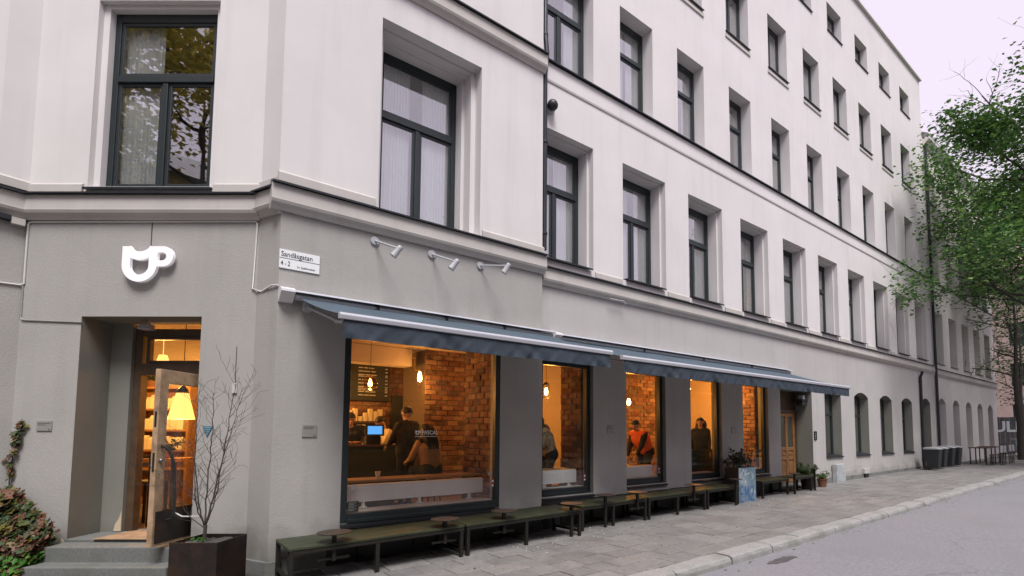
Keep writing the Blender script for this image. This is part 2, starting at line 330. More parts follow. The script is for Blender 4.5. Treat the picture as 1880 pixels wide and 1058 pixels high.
# ------------------------------------------------------------------ walls with openings
def arch_pts(u0, u1, zs, rise, n=8):
    w = (u1-u0)/2; r = (w*w + rise*rise)/(2*rise); c = (u0+u1)/2; zc = zs + rise - r; a = math.asin(w/r)
    return [(c + r*math.sin(-a + 2*a*i/n), zc + r*math.cos(-a + 2*a*i/n)) for i in range(n+1)]
def wall(F, u0, u1, z0, z1, holes, m, parent, name='plaster_wall', d=0.0, z0f=None):
    """holes: dict(u0,u1,z0,z1,steps=[(depth,inset),...],rise). The front face is cut round the holes; each hole gets stepped reveals."""
    mb = MB()
    us = sorted(set([u0, u1] + [h[k] for h in holes for k in ('u0', 'u1')])); zs = sorted(set([z0, z1] + [h[k] for h in holes for k in ('z0', 'z1')]))
    for i in range(len(us)-1):
        for j in range(len(zs)-1):
            uc = (us[i]+us[i+1])/2; zc = (zs[j]+zs[j+1])/2
            if any(h['u0'] < uc < h['u1'] and h['z0'] < zc < h['z1'] for h in holes): continue
            mb.quad(F(us[i], d, zs[j]), F(us[i+1], d, zs[j]), F(us[i+1], d, zs[j+1]), F(us[i], d, zs[j+1]))
    for h in holes:
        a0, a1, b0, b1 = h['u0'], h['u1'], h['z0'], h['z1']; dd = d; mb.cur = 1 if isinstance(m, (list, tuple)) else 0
        if h.get('rise'):
            ap = arch_pts(a0, a1, b1-h['rise'], h['rise']); D = h['steps'][-1][0]
            for k in range(len(ap)-1):
                (p, q), (p2, q2) = ap[k], ap[k+1]
                c_ = mb.cur; mb.cur = 0; mb.quad(F(p, d, q), F(p2, d, q2), F(p2, d, b1), F(p, d, b1)); mb.cur = c_; mb.quad(F(p, d, q), F(p, d+D, q), F(p2, d+D, q2), F(p2, d, q2))
            zt = b1-h['rise']
            mb.quad(F(a0, d, b0), F(a0, d+D, b0), F(a0, d+D, zt), F(a0, d, zt)); mb.quad(F(a1, d, b0), F(a1, d, zt), F(a1, d+D, zt), F(a1, d+D, b0))
            mb.quad(F(a0, d, b0), F(a1, d, b0), F(a1, d+D, b0), F(a0, d+D, b0))
            continue
        for depth, ins in h['steps']:
            e = d + depth
            for (p, q, r, t) in ((a0, b0, a0, b1), (a1, b0, a1, b1), (a0, b1, a1, b1), (a0, b0, a1, b0)):
                mb.quad(F(p, dd, q), F(r, dd, t), F(r, e, t), F(p, e, q))
            if ins:
                i1, i2 = ins if isinstance(ins, tuple) else (ins, ins)
                n0, n1, m0, m1 = a0+i1, a1-i1, b0, b1-i2
                mb.quad(F(a0, e, b0), F(n0, e, b0), F(n0, e, b1), F(a0, e, b1)); mb.quad(F(n1, e, b0), F(a1, e, b0), F(a1, e, b1), F(n1, e, b1)); mb.quad(F(n0, e, m1), F(n1, e, m1), F(n1, e, b1), F(n0, e, b1))
                a0, a1, b1 = n0, n1, m1
            dd = e
        h['in'] = (a0, a1, b0, b1, dd)
    return mb.build(name, m, parent)

def window(F, a0, a1, b0, b1, d, parent, kind='T', curt=0, sill=None, arch=0.0, plant=False):
    """a window part: joinery mesh, with panes, curtain and sill as sub-parts"""
    mb = MB(); t = 0.075; e = 0.07
    mb.fbox(F, a0, a0+t, d, d+e, b0, b1); mb.fbox(F, a1-t, a1, d, d+e, b0, b1)
    mb.fbox(F, a0+t, a1-t, d, d+e, b0, b0+t); mb.fbox(F, a0+t, a1-t, d, d+e, b1-t*1.5, b1)
    zt = b0 + (b1-b0)*0.63; c = (a0+a1)/2; g = 0.05; pans = []
    def sash(p, q, r, s_):
        w = 0.045
        mb.fbox(F, p, p+w, d+0.012, d+0.05, r, s_); mb.fbox(F, q-w, q, d+0.012, d+0.05, r, s_); mb.fbox(F, p+w, q-w, d+0.012, d+0.05, r, r+w); mb.fbox(F, p+w, q-w, d+0.012, d+0.05, s_-w, s_)
        pans.append((p+w, q-w, r+w, s_-w))
    if kind == 'T':
        mb.fbox(F, a0+t, a1-t, d-0.02, d+e, zt-0.05, zt+0.05); mb.fbox(F, c-0.035, c+0.035, d-0.008, d+e, b0+t, zt-0.05)
        sash(a0+t, a1-t, zt+0.05, b1-t*1.5); sash(a0+t, c-0.035, b0+t, zt-0.05); sash(c+0.035, a1-t, b0+t, zt-0.05)
    elif kind == 'N':
        mb.fbox(F, a0+t, a1-t, d-0.02, d+e, zt-0.04, zt+0.04); sash(a0+t, a1-t, zt+0.04, b1-t*1.5); sash(a0+t, a1-t, b0+t, zt-0.04)
    elif kind == 'S':
        mb.fbox(F, c-0.03, c+0.03, d-0.008, d+e, b0+t, b1-t*1.5); sash(a0+t, c-0.03, b0+t, b1-t*1.5); sash(c+0.03, a1-t, b0+t, b1-t*1.5)
    elif kind == 'L':
        sash(a0+t, a1-t, b0+t, b1-t*1.5)
    w = mb.build('window', M['frame'], parent, bevel=0.006)
    for p, q, r, s_ in pans:
        k = MB(); k.fbox(F, p, q, d+0.026, d+0.032, r, s_); k.build('pane', M['glass'], w)
    if curt:
        k = MB(); n = 40; cl, cr = curt if isinstance(curt, tuple) else (curt, curt)
        for side in ((a0+0.03, a0+(a1-a0)*cl), (a1-(a1-a0)*cr, a1-0.03)):
            if abs(side[1]-side[0]) < .05: continue
            pts = [(side[0]+(side[1]-side[0])*i/n, d+0.105+0.013*math.sin(i*1.35+side[0]*7)+0.012*math.sin(i*3.1)) for i in range(n+1)]
            for (x, y), (x2, y2) in zip(pts, pts[1:]):
                k.quad(F(x, y, b0+0.04), F(x2, y2, b0+0.04), F(x2, y2, b1-0.1), F(x, y, b1-0.1))
        k.build('curtain', M['curtain'], w, smooth=60)
    if sill:
        k = MB(); so, sw = sill
        k.prism(F, [(d+0.01, b0+0.02), (-so, b0-0.035), (-so, b0-0.065), (-so+0.015, b0-0.065), (-so+0.02, b0-0.045), (d+0.01, b0-0.002)], a0-sw, a1+sw)
        k.build('sill', M['flash'], w)
    return w

# ------------------------------------------------------------------ ground
def strip(name, y0, y1, dz, m, kind='structure', x0=-60, x1=150):
    mb = MB(); xs = [x0, -20, 1, 3, 6, 10, 20, 30, 45, 60, x1]
    for a, b in zip(xs, xs[1:]):
        mb.quad((a, y0, ground_z(a)+dz), (b, y0, ground_z(b)+dz), (b, y1, ground_z(b)+dz), (a, y1, ground_z(a)+dz))
    return tag(mb.build(name, m), kind=kind)
g = MB(); g.quad((-900, -900, -0.35), (900, -900, -0.35), (900, 900, -0.35), (-900, 900, -0.35)); tag(g.build('ground', M['soil']), 'bare earth and sand bed under the whole street', kind='structure')
tag(strip('road', -10.4, -3.2, -0.115, M['asphalt']), 'grey worn asphalt road running along the building')
pv = MB()
xs = [-8, -4, -2.5, -1.6, -0.8, 0, 0.6, 1.0, 1.4, 1.7, 3, 6, 10, 20, 30, 45, 60, 90]; ys = [-3.02, -2.2, -1.4, -0.9, -0.4, 0.1, 0.6, 1.1, 1.6, 2.1, 3.0]
for a, b in zip(xs, xs[1:]):
    for c, d in zip(ys, ys[1:]):
        pv.quad(*[(p, q, ground_z(p, q)-0.022) for p, q in ((a, c), (b, c), (b, d), (a, d))])
pave = tag(pv.build('pavement', M['soil']), 'stone slab pavement in front of the cafe facade', kind='structure')
# paving slabs: running bond, the near ones are separate, the far ones joined
slabs = []
row = 0; y = -3.0
while y < -0.02:
    yl = min(0.345, -0.0-y)
    x = -4.0 + (0.27 if row % 2 else 0) + random.uniform(-.03, .03)
    while x < 46:
        ln = 0.545 if random.random() < .7 else 0.36
        slabs.append((x, x+ln-0.013, y, y+yl-0.014)); x += ln
    y += 0.35; row += 1
def slab_geo(mb, q):
    x0, x1, y0, y1 = q; dz = random.uniform(-0.004, 0.003); tx = random.uniform(-.003, .003); ch = 0.008
    if y0 > -0.6 and x0 < 1.4: return
    def P(x, y, lo): return (x, y, ground_z(x, y) + (-0.05 if lo else dz + tx*(1 if x > (x0+x1)/2 else -1)))
    top = [P(x0+ch, y0+ch, 0), P(x1-ch, y0+ch, 0), P(x1-ch, y1-ch, 0), P(x0+ch, y1-ch, 0)]
    rim = [(p[0], p[1], p[2]) for p in (P(x0, y0, 0), P(x1, y0, 0), P(x1, y1, 0), P(x0, y1, 0))]
    rim = [(a, b, c-0.006) for a, b, c in rim]; bot = [P(x0, y0, 1), P(x1, y0, 1), P(x1, y1, 1), P(x0, y1, 1)]
    mb.add(top+rim+bot, [(0, 1, 2, 3)] + [(4+i, 4+(i+1) % 4, (i+1) % 4, i) for i in range(4)] + [(8+i, 8+(i+1) % 4, 4+(i+1) % 4, 4+i) for i in range(4)])
near = [q for q in slabs if 1.5 < q[0] < 12.2 and q[2] > -3.1][:]
near.sort(key=lambda q: (q[0]-3)**2 + (q[2]+5)**2); near = set(near[:286])
rest = [MB() for _ in range(4)]
for q in slabs:
    k = random.choice((0, 0, 1, 1, 2, 3))
    if q in near:
        mb = MB(); slab_geo(mb, q)
        if mb.v: mb.build('paving_slab', M['slab%d' % k], pave)
    else: rest[k].cur = 0; slab_geo(rest[k], q)
far = MB()
for k in range(4): far.cur = k; far.add(rest[k].v, rest[k].f)
tag(far.build('paving_slab_field', [M['slab%d' % k] for k in range(4)], pave), kind='stuff')
# kerb stones
kb = MB(); kb.box(-30, 1, -3.27, -3.06, -0.3, -0.12)
for a, b in ((1, 6), (6, 20), (20, 46)):
    kb.add([(a, -3.23, -0.3), (b, -3.23, -0.3), (b, -3.02, -0.3), (a, -3.02, -0.3), (a, -3.23, ground_z(a)-.1), (b, -3.23, ground_z(b)-.1), (b, -3.02, ground_z(b)-.1), (a, -3.02, ground_z(a)-.1)], [(3, 2, 1, 0), (4, 5, 6, 7), (0, 1, 5, 4), (1, 2, 6, 5), (2, 3, 7, 6), (3, 0, 4, 7)])
kerb = tag(kb.build('kerb', M['soil']), 'granite kerb between pavement and road', kind='structure')
x = -3.0
while x < 58:
    ln = random.uniform(0.85, 1.25); mb = MB(); a, b = x+0.010, x+ln-0.010; j = random.uniform(-.012, .012); jz = random.uniform(-.006, .008)
    n = 4; prof = [(-3.02, -0.2), (-3.02, 0.0), (-3.25+j, -0.002), (-3.285+j, -0.022), (-3.30+j, -0.06), (-3.31+j, -0.2)]
    vs = []
    for i in range(n+1):
        xx = a+(b-a)*i/n; e = 0.012 if i in (0, n) else 0
        for (yy, zz) in prof: vs.append((xx, yy+random.uniform(-.005, .005)+(e if yy < -3.1 else 0), ground_z(xx)+zz+jz+random.uniform(-.003, .003)-(e*.5 if zz > -.1 else 0)))
    p = len(prof); fs = [(i*p+k, (i+1)*p+k, (i+1)*p+(k+1) % p, i*p+(k+1) % p) for i in range(n) for k in range(p)] + [tuple(range(p)), tuple(n*p+k for k in range(p-1, -1, -1))]
    mb.add(vs, fs); mb.build('kerb_stone', M['kerb'], kerb); x += ln
tag(strip('opposite_pavement', -16, -10.4, 0.0, M['opp']), 'pavement on the far side of the road')

# ------------------------------------------------------------------ the corner building
B = thing('corner_building', 'long pale plastered corner building with a ground floor cafe and dark framed windows', 'building', (3, 0, 0))
GF = 4.5
# ground floor, corner block street side
shop = [dict(u0=2.12, u1=4.56, z0=0.46, z1=3.02, steps=[(0.30, 0)])]
wall(FC, 1.3, 5.40, -0.3, GF, shop, M['plaster_low'], B)
mb = MB(); mb.quad((5.40, -0.12, -0.3), (5.40, 0.0, -0.3), (5.40, 0.0, GF), (5.40, -0.12, GF)); mb.build('plaster_wall', M['plaster_low'], B); mb = MB()
ex, ey = FE(EL, 0, 0).x, FE(EL, 0, 0).y
mb.quad((1.3, -0.12, -0.3), (1.3, -0.12, GF), (ex, ey, GF), (ex, ey, -0.3))
mb.build('plaster_wall', M['plaster_low'], B)
q = FL(-2.2, 0, 0)
mb = MB(); mb.quad(FL(-2.2, 0, -.3), FL(0, 0, -.3), FL(0, 0, GF), FL(-2.2, 0, GF)); mb.build('plaster_wall', M['plaster_low'], B)
mb = MB(); mb.quad((q.x, q.y, -.3), (q.x, q.y, GF), (q.x, 16, GF), (q.x, 16, -.3)); mb.build('plaster_wall', M['plaster_low'], B)
# entrance face
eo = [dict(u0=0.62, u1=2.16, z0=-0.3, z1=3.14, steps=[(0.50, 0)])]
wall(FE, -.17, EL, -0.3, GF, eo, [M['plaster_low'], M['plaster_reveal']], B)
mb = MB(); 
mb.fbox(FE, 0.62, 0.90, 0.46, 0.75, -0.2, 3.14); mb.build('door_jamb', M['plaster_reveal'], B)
# ground floor, long wing
gh = []
for a in (5.5, 7.62, 9.72, 11.86): gh.append(dict(u0=a, u1=a+1.22, z0=0.53 if a < 6 else 0.60, z1=2.98, steps=[(0.30, 0)]))
gh.append(dict(u0=13.72, u1=15.58, z0=-0.3, z1=2.92, steps=[(0.62, 0)]))
AR = [16.42, 18.62, 20.84, 23.03]
for a in AR: gh.append(dict(u0=a, u1=a+1.16, z0=0.93, z1=3.06, steps=[(0.30, 0)], rise=0.17))
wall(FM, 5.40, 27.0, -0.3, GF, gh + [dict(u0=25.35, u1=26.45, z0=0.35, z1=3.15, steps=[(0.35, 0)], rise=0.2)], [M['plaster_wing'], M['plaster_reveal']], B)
# upper floors
H1 = 4.83; TOP = 17.85
up_c = [dict(u0=2.50, u1=4.14, z0=4.84, z1=7.68, steps=[(0.20, (0.085, 0.03)), (0.42, (0.055, 0.015)), (0.62, 0)])]
wall(FC, 1.26, 5.40, GF, TOP, up_c, M['plaster_up'], B)
ue = [dict(u0=0.58, u1=2.20, z0=4.86, z1=7.43, steps=[(0.08, (0.085, 0.06)), (0.17, 0)])]
wall(FE, -.17, EL, GF, TOP, ue, M['plaster_up'], B)
mb = MB()
for F_, pts in ((None, [(1.26, -0.12), (ex, ey)]), (None, [tuple(FL(0, 0, 0))[:2], tuple(FL(-.30, 0, 0))[:2]]), (None, [tuple(FL(-.30, 0, 0))[:2], (FL(-2.2, 0, 0).x, FL(-.30, 0, 0).y)]), (None, [(FL(-2.2, 0, 0).x, FL(-.30, 0, 0).y), (FL(-2.2, 0, 0).x, 16)]), (None, [(5.40, -0.12), (5.40, 0.0)])):
    (xa, ya), (xb, yb) = pts; mb.quad((xa, ya, GF), (xb, yb, GF), (xb, yb, TOP), (xa, ya, TOP))
mb.build('plaster_wall', M['plaster_up'], B)
L1 = [5.37 + 2.185*i for i in range(10)]
L2 = [5.42, 7.50] + [9.40 + 2.12*i for i in range(8)]
L3 = [5.0+2.13*i for i in range(1, 10)]
L4 = [6.6+2.25*i for i in range(9)]
uh = []
for i, a in enumerate(L1): uh.append(dict(u0=a, u1=a+1.36, z0=4.80, z1=7.28, steps=[(0.14, 0.05), (0.40, 0)], k=1))
for i, a in enumerate(L2): uh.append(dict(u0=a, u1=a+(1.32 if i == 0 else 1.03), z0=8.60, z1=10.72, steps=[(0.30, 0)], k=2))
L3 = [9.33 + 2.12*i for i in range(8)]; L4 = [15.27 + 2.27*i for i in range(5)]
for a in L3: uh.append(dict(u0=a, u1=a+1.08, z0=12.22, z1=13.86, steps=[(0.26, 0)], k=3))
for a in L4: uh.append(dict(u0=a, u1=a+1.12, z0=15.45, z1=16.45, steps=[(0.24, 0)], k=4))
wall(FM, 5.40, 27.0, GF, TOP, uh, M['plaster_up'], B)
mb = MB(); mb.quad((27, 0, -0.3), (27, 8, -0.3), (27, 8, TOP), (27, 0, TOP)); mb.quad((-1.2, 2.1, TOP-.02), (27, 0.02, TOP-.02), (27, 14, TOP-.02), (-1.2, 14, TOP-.02)); mb.build('roof_deck', M['roof'], B)
mb = MB(); mb.fbox(FM, 5.5, 27.05, -0.10, 0.12, TOP-0.02, TOP+0.05); mb.build('eaves_flashing', M['farwall'], B)
# plinth
for F_, a, b, zt_ in ((FC, 1.28, 5.41, .10), (FE, -.17, 0.62, .10), (FL, -2.2, 0.0, .10), (FE, 2.16, EL, .10), (FK, -.03, .45, .10), (FM, 5.42, 13.70, .10)):
    mb = MB(); mb.fbox(F_, a, b, -0.035, 0.05, -0.3, zt_); mb.build('plinth', M['plinth'], B, bevel=0.008)
for F_, a, b, z1_ in ((FC, 1.95, 5.38, .36), (FM, 5.46, 13.6, .45)):
    x = a
    while x < b-.1:
        e_ = min(b, x+1.16); mb = MB(); mb.fbox(F_, x+.006, e_-.006, -.062, -.037, -.1, z1_+.006*(x-5)); mb.build('base_panel', M['black'], B, bevel=.006); x = e_
x = 15.6
while x < 26.9:
    b = min(27.0, x+random.uniform(.9, 1.5)); mb = MB(); mb.fbox(FM, x+.004, b-.004, -0.03, 0.05, -0.3, 0.27+.006*(x-15.6)); mb.build('plinth_stone', M['plinth'], B, bevel=0.01); x = b
mb = MB(); mb.fbox(FM, 15.62, 27.0, -0.016, 0.03, 0.28, 0.47); mb.build('plinth_band', M['plaster_wing'], B)
# cornices
def cornice(F, a, b, z, parent, ea=0, eb=0, big=True):
    mb = MB()
    if big: prof = [(0.05, z-0.34), (-0.035, z-0.34), (-0.055, z-0.30), (-0.10, z-0.27), (-0.115, z-0.235), (-0.10, z-0.23), (-0.10, z-0.035), (0.05, z-0.03)]
    else: prof = [(0.05, z-0.40), (-0.02, z-0.40), (-0.03, z-0.37), (-0.028, z-0.04), (0.05, z-0.03)]
    mb.prism(F, prof, a-ea, b+eb); c = mb.build('cornice', M['plaster_trim'] if big else M['plaster_up'], parent)
    mb = MB(); p = 0.145 if big else 0.09
    mb.prism(F, [(0.02, z+0.035), (-p, z-0.012), (-p, z-0.035), (-p+0.01, z-0.035), (-p+0.012, z-0.022), (0.02, z-0.024)], a-ea, b+eb); mb.build('cornice_flashing', M['flash'], c)
    return c
cornice(FC, 1.27, 5.40, 4.79, B, 0.10, 0.03); cornice(FM, 5.44, 27.0, 4.64, B); cornice(FE, -.17, EL, 4.735, B, 0.0, 0.02)
cornice(FK, 0.0, 0.44, 4.755, B, 0.0, 0.0)
cornice(FL, -2.2, 0.0, 4.735, B, 0.0, 0.0)
cornice(FM, 5.44, 27.0, 8.57, B, big=False); cornice(FC, 1.2, 5.40, 8.50, B, 0, 0.03)
# plinth blocks of the first floor piers
def pblock(F, a, b, z0, z1):
    mb = MB(); mb.prism(F, [(0.02, z0), (-0.035, z0), (-0.035, z1-0.03), (0.0, z1), (0.02, z1)], a, b); mb.build('pier_base', M['plaster_trim'], B)
pblock(FC, 1.25, 2.46, 4.83, 4.97); pblock(FC, 4.18, 5.42, 4.83, 4.95); pblock(FE, -0.19, 0.54, 4.76, 4.90); pblock(FE, 2.24, EL+.02, 4.76, 4.90); pblock(FL, -2.0, .0, 4.78, 4.92); pblock(FK, 0, .45, 4.79, 4.93)
for i in range(len(L1)-1): pblock(FM, L1[i]+1.40, L1[i+1]-0.04, 4.68, 4.81)
# windows
window(FC, 2.64, 4.0, 4.86, 7.635, 0.62, B, 'T', 0.42, sill=(0.02, -0.02))
window(FE, 0.665, 2.115, 4.862, 7.368, 0.17, B, 'T', (0.42, 0.0), sill=(0.06, 0.10))
WR = random.Random(12)
CV = [(.45, .45), (.46, .36), (.40, .45), (.28, .28), (.46, .20), (.22, .44), (.46, .46), (.33, .40)]
def rowof(us, mk):
    for i, a in enumerate(us): mk(a, CV[i % 2] if i < 2 else WR.choice(CV))
rowof(L1, lambda a, cv: window(FM, a+0.05, a+1.31, 4.86, 7.23, 0.40, B, 'T', cv, sill=(0.07, -0.02)))
window(FM, L2[0], L2[0]+1.32, 8.61, 10.72, 0.30, B, 'T', 0.34)
rowof(L2[1:], lambda a, cv: window(FM, a, a+1.03, 8.61, 10.72, 0.30, B, 'N', cv))
rowof(L3, lambda a, cv: window(FM, a, a+1.08, 12.24, 13.86, 0.26, B, 'S', cv, sill=(0.05, 0.03)))
rowof(L4, lambda a, cv: window(FM, a, a+1.12, 15.46, 16.45, 0.24, B, 'S', cv, sill=(0.04, 0.03)))
for a in L3: mb = MB(); mb.fbox(FM, a-0.05, a+1.13, -0.03, 0.02, 12.03, 12.10); mb.build('sill_band', M['plaster_trim'], B)
def archwin(a, z0=0.93, z1=3.06, rise=0.17, name='window'):
    d = 0.28; mb = MB(); u0, u1 = a, a+1.16; ap = arch_pts(u0, u1, z1-rise, rise)
    ai = arch_pts(u0+.08, u1-.08, z1-rise-.06, rise)
    for (p, q), (p2, q2), (r, s_), (r2, s2) in zip(ap, ap[1:], ai, ai[1:]):
        mb.quad(FM(p, d, q), FM(p2, d, q2), FM(r2, d, s2), FM(r, d, s_)); mb.quad(FM(r, d, s_), FM(r2, d, s2), FM(r2, d+.07, s2), FM(r, d+.07, s_))
    zt = z1-rise-.06; c = (u0+u1)/2
    mb.fbox(FM, u0, u0+.08, d, d+.07, z0, zt); mb.fbox(FM, u1-.08, u1, d, d+.07, z0, zt); mb.fbox(FM, u0+.08, u1-.08, d, d+.07, z0, z0+.08)
    mb.fbox(FM, c-.04, c+.04, d-.01, d+.07, z0+.08, z1-.09); mb.fbox(FM, u0+.08, u1-.08, d-.015, d+.07, 2.22, 2.30)
    w = mb.build('window', M['frame'], B)
    for p, q in ((u0+.08, c-.04), (c+.04, u1-.08)):
        k = MB(); k.poly(FM, [(p, z0+.08), (q, z0+.08), (q, z1-.10), (p, z1-.10)], d+.03, d+.036); k.build('pane', M['glass'], w)
    k = MB(); k.prism(FM, [(d+.01, z0+.07), (-0.05, z0+0.0), (-0.05, z0-.03), (d+.01, z0+.0)], u0-0.0, u1+0.0); k.build('sill', M['flash'], w)
    return w
pr = archwin(AR[0])
for a in AR[1:]: copy_tree(pr, (a-AR[0], 0, 0), B)
# dim rooms behind the upper windows
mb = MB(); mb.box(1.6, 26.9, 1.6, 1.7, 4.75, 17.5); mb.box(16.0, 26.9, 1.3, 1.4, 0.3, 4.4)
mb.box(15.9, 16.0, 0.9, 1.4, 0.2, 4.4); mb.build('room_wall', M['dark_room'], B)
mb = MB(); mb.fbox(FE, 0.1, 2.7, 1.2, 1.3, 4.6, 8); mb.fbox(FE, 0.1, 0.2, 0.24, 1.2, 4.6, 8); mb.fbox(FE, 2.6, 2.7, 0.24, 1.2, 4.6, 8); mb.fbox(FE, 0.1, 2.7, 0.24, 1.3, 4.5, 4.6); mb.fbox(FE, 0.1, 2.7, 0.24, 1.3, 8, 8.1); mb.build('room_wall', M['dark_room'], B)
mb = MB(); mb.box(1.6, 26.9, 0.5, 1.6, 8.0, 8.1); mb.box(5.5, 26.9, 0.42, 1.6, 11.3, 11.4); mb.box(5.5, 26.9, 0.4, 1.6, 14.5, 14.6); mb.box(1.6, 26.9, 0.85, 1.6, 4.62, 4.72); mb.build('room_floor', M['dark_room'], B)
# shop windows
def shopwin(F, a, b, z0, z1, d, face=0.0):
    mb = MB(); t = 0.085; e = 0.09
    mb.fbox(F, a, a+t, d, d+e, z0, z1); mb.fbox(F, b-t, b, d, d+e, z0, z1); mb.fbox(F, a+t, b-t, d, d+e, z0, z0+0.12); mb.fbox(F, a+t, b-t, d, d+e, z1-t, z1)
    mb.fbox(F, a+t, b-t, d-0.02, d, z0+0.0, z0+0.05)
    w = mb.build('shop_window', M['black'] if False else M['frame'], B, bevel=0.006)
    k = MB(); k.fbox(F, a+t, b-t, d+0.03, d+0.04, z0+0.12, z1-t); k.build('pane', M['shopglass'], w)
    k = MB(); k.prism(F, [(d+.05, z0+.02), (-0.05, z0-.03), (-0.05, z0-.06), (d+.05, z0-.01)], a-0.0, b+0.0); k.build('sill', M['flash'], w)
    k = MB(); k.fbox(F, a+t, b-t, d+e+.002, d+0.42, z0+0.06, z0+0.13); k.build('window_board', M['plaster_trim'], w)
    return w
shopwin(FC, 2.12, 4.56, 0.46, 3.02, 0.0)
p5 = shopwin(FM, 5.5, 6.72, 0.53, 2.98, 0.09)
s7 = shopwin(FM, 7.62, 8.84, 0.60, 2.98, 0.09)
for a in (9.72, 11.86): copy_tree(s7, (a-7.62, 0, 0), B)
# brown house door in its recess
dr = MB(); dr.fbox(FM, 13.72, 15.58, 0.52, 0.60, 2.36, 2.92); dr.fbox(FM, 13.72, 15.58, 0.47, 0.56, 2.28, 2.36)
dr.fbox(FM, 13.72, 14.48, 0.52, 0.60, 0.1, 2.28); dr.fbox(FM, 15.50, 15.58, 0.48, 0.60, 0.1, 2.28)
D2 = dr.build('house_door', M['darkwood'], B)
lf = MB(); u0, u1 = 14.50, 15.49; d0, d1 = 0.50, 0.55
for a, b in ((u0, u0+.11), ((u0+u1)/2-.05, (u0+u1)/2+.05), (u1-.11, u1)): lf.fbox(FM, a, b, d0, d1, 0.18, 2.27)
for z0, z1 in ((0.18, 0.36), (0.86, 0.96), (1.14, 1.24), (2.16, 2.27)):
    lf.fbox(FM, u0+.11, (u0+u1)/2-.05, d0, d1, z0, z1); lf.fbox(FM, (u0+u1)/2+.05, u1-.11, d0, d1, z0, z1)
lf.build('door_leaf', M['oak'], D2, bevel=0.01)
lp = MB()
for a, b in ((u0+.11, (u0+u1)/2-.05), ((u0+u1)/2+.05, u1-.11)):
    for z0, z1 in ((0.36, 0.86), (0.96, 1.14)): lp.fbox(FM, a, b, d0+.02, d1-.005, z0, z1); lp.fbox(FM, a+.05, b-.05, d0+.008, d0+.02, z0+.05, z1-.05)
lp.build('door_panel', M['oak'], D2, bevel=0.006)
for a, b in ((u0+.11, (u0+u1)/2-.05), ((u0+u1)/2+.05, u1-.11)):
    k = MB(); k.fbox(FM, a, b, d0+.03, d0+.036, 1.24, 2.16); k.build('door_pane', M['glass'], D2)
k = MB(); k.tube([FM(u0+.05, .50, 1.12), FM(u0+.05, .44, 1.12), FM(u0+.16, .44, 1.12)], 0.012); k.build('door_handle', M['brass'], D2)
k = MB(); k.fbox(FM, 13.73, 15.57, 0.02, 0.62, -0.1, 0.17); k.build('door_step', M['granite'], B)

# cafe entrance: jambs, transom, threshold, open leaf
ed = MB(); DU0, DU1 = 0.90, 2.16
ed.fbox(FE, DU0, DU0+.10, 0.51, 0.62, 0.34, 3.08); ed.fbox(FE, DU1-.10, DU1, 0.51, 0.62, 0.34, 3.08); ed.fbox(FE, DU0+.10, DU1-.10, 0.51, 0.62, 2.98, 3.08); ed.fbox(FE, DU0+.10, DU1-.10, 0.50, 0.62, 2.44, 2.60)
ed.fbox(FE, DU0+.14, DU0+.19, 0.53, 0.60, 2.60, 2.98); ed.fbox(FE, DU1-.19, DU1-.10, 0.53, 0.60, 2.60, 2.98); ed.fbox(FE, DU0+.19, DU1-.19, 0.53, 0.60, 2.60, 2.645); ed.fbox(FE, DU0+.19, DU1-.19, 0.53, 0.60, 2.935, 2.98)
ED = ed.build('entrance_door', M['darkwood'], B, bevel=0.006)
k = MB(); k.fbox(FE, DU0+.19, DU1-.19, 0.56, 0.566, 2.645, 2.935); k.build('transom_pane', M['shopglass'], ED)
# the leaf stands open, about square to the wall; local frame along the leaf
hinge = FE(2.08, 0.50, 0); edge = FE(2.065, -0.53, 0)
FLF = Fr(edge, (hinge-edge), Vector((hinge-edge)).cross(Vector((0, 0, 1))) * -1)   # u from lock edge to hinge
LW = (hinge-edge).length; z0, z1 = 0.34, 2.40
k = MB(); T = 0.032
k.fbox(FLF, 0, 0.13, -T, T, z0, z1); k.fbox(FLF, LW-.13, LW, -T, T, z0, z1); k.fbox(FLF, .13, LW-.13, -T, T, z0, z0+.34); k.fbox(FLF, .13, LW-.13, -T, T, z1-.16, z1)
leaf = k.build('door_leaf', M['oldwood'], ED, bevel=0.005)
k = MB(); k.fbox(FLF, .13, LW-.13, -.004, .004, z0+.34, z1-.16); k.build('door_pane', M['shopglass'], ED)
k = MB(); k.fbox(FLF, .03, LW-.03, -T-.004, -T-.001, z0+.03, z0+.40); k.fbox(FLF, .03, LW-.03, T+.001, T+.004, z0+.03, z0+.40); k.build('kick_plate', M['corten'], ED)
k = MB()
k.fbox(FLF, -.003, 0.0, -.012, .012, 1.20, 1.42); k.fbox(FLF, -.003, 0.0, -.012, .012, 1.72, 1.90)
k.build('lock_plate', M['black'], ED)
for sgn in (-1, 1):
    k = MB(); pts = []
    for i in range(13):
        t = i/12; pts.append(FLF(0.07+0.12*math.sin(t*math.pi*0.5)*1.0, sgn*(T+0.01+0.085*math.sin(min(1, t*2.2)*math.pi/2)) if t < .96 else sgn*(T+.08), 1.50-0.86*t**1.6))
    k.tube([FLF(.06, sgn*T, 1.50)]+pts+[FLF(0.19, sgn*T, .62)], 0.016, 8); k.build('pull_handle', M['steel'] if sgn > 0 else M['lantern'], ED, smooth=50)
k = MB(); k.lathe((0, 0, 0), [(.022, 0), (.026, .006), (.026, .02), (.018, .03)], 14, F=Matrix(((FLF.u.x, 0, -FLF.n.x), (FLF.u.y, 0, -FLF.n.y), (0, 1, 0)))); b = MB(); b.add([Vector(p)+FLF(.055, -T, 1.33) for p in k.v], k.f); b.build('lock_cylinder', M['steel'], ED)
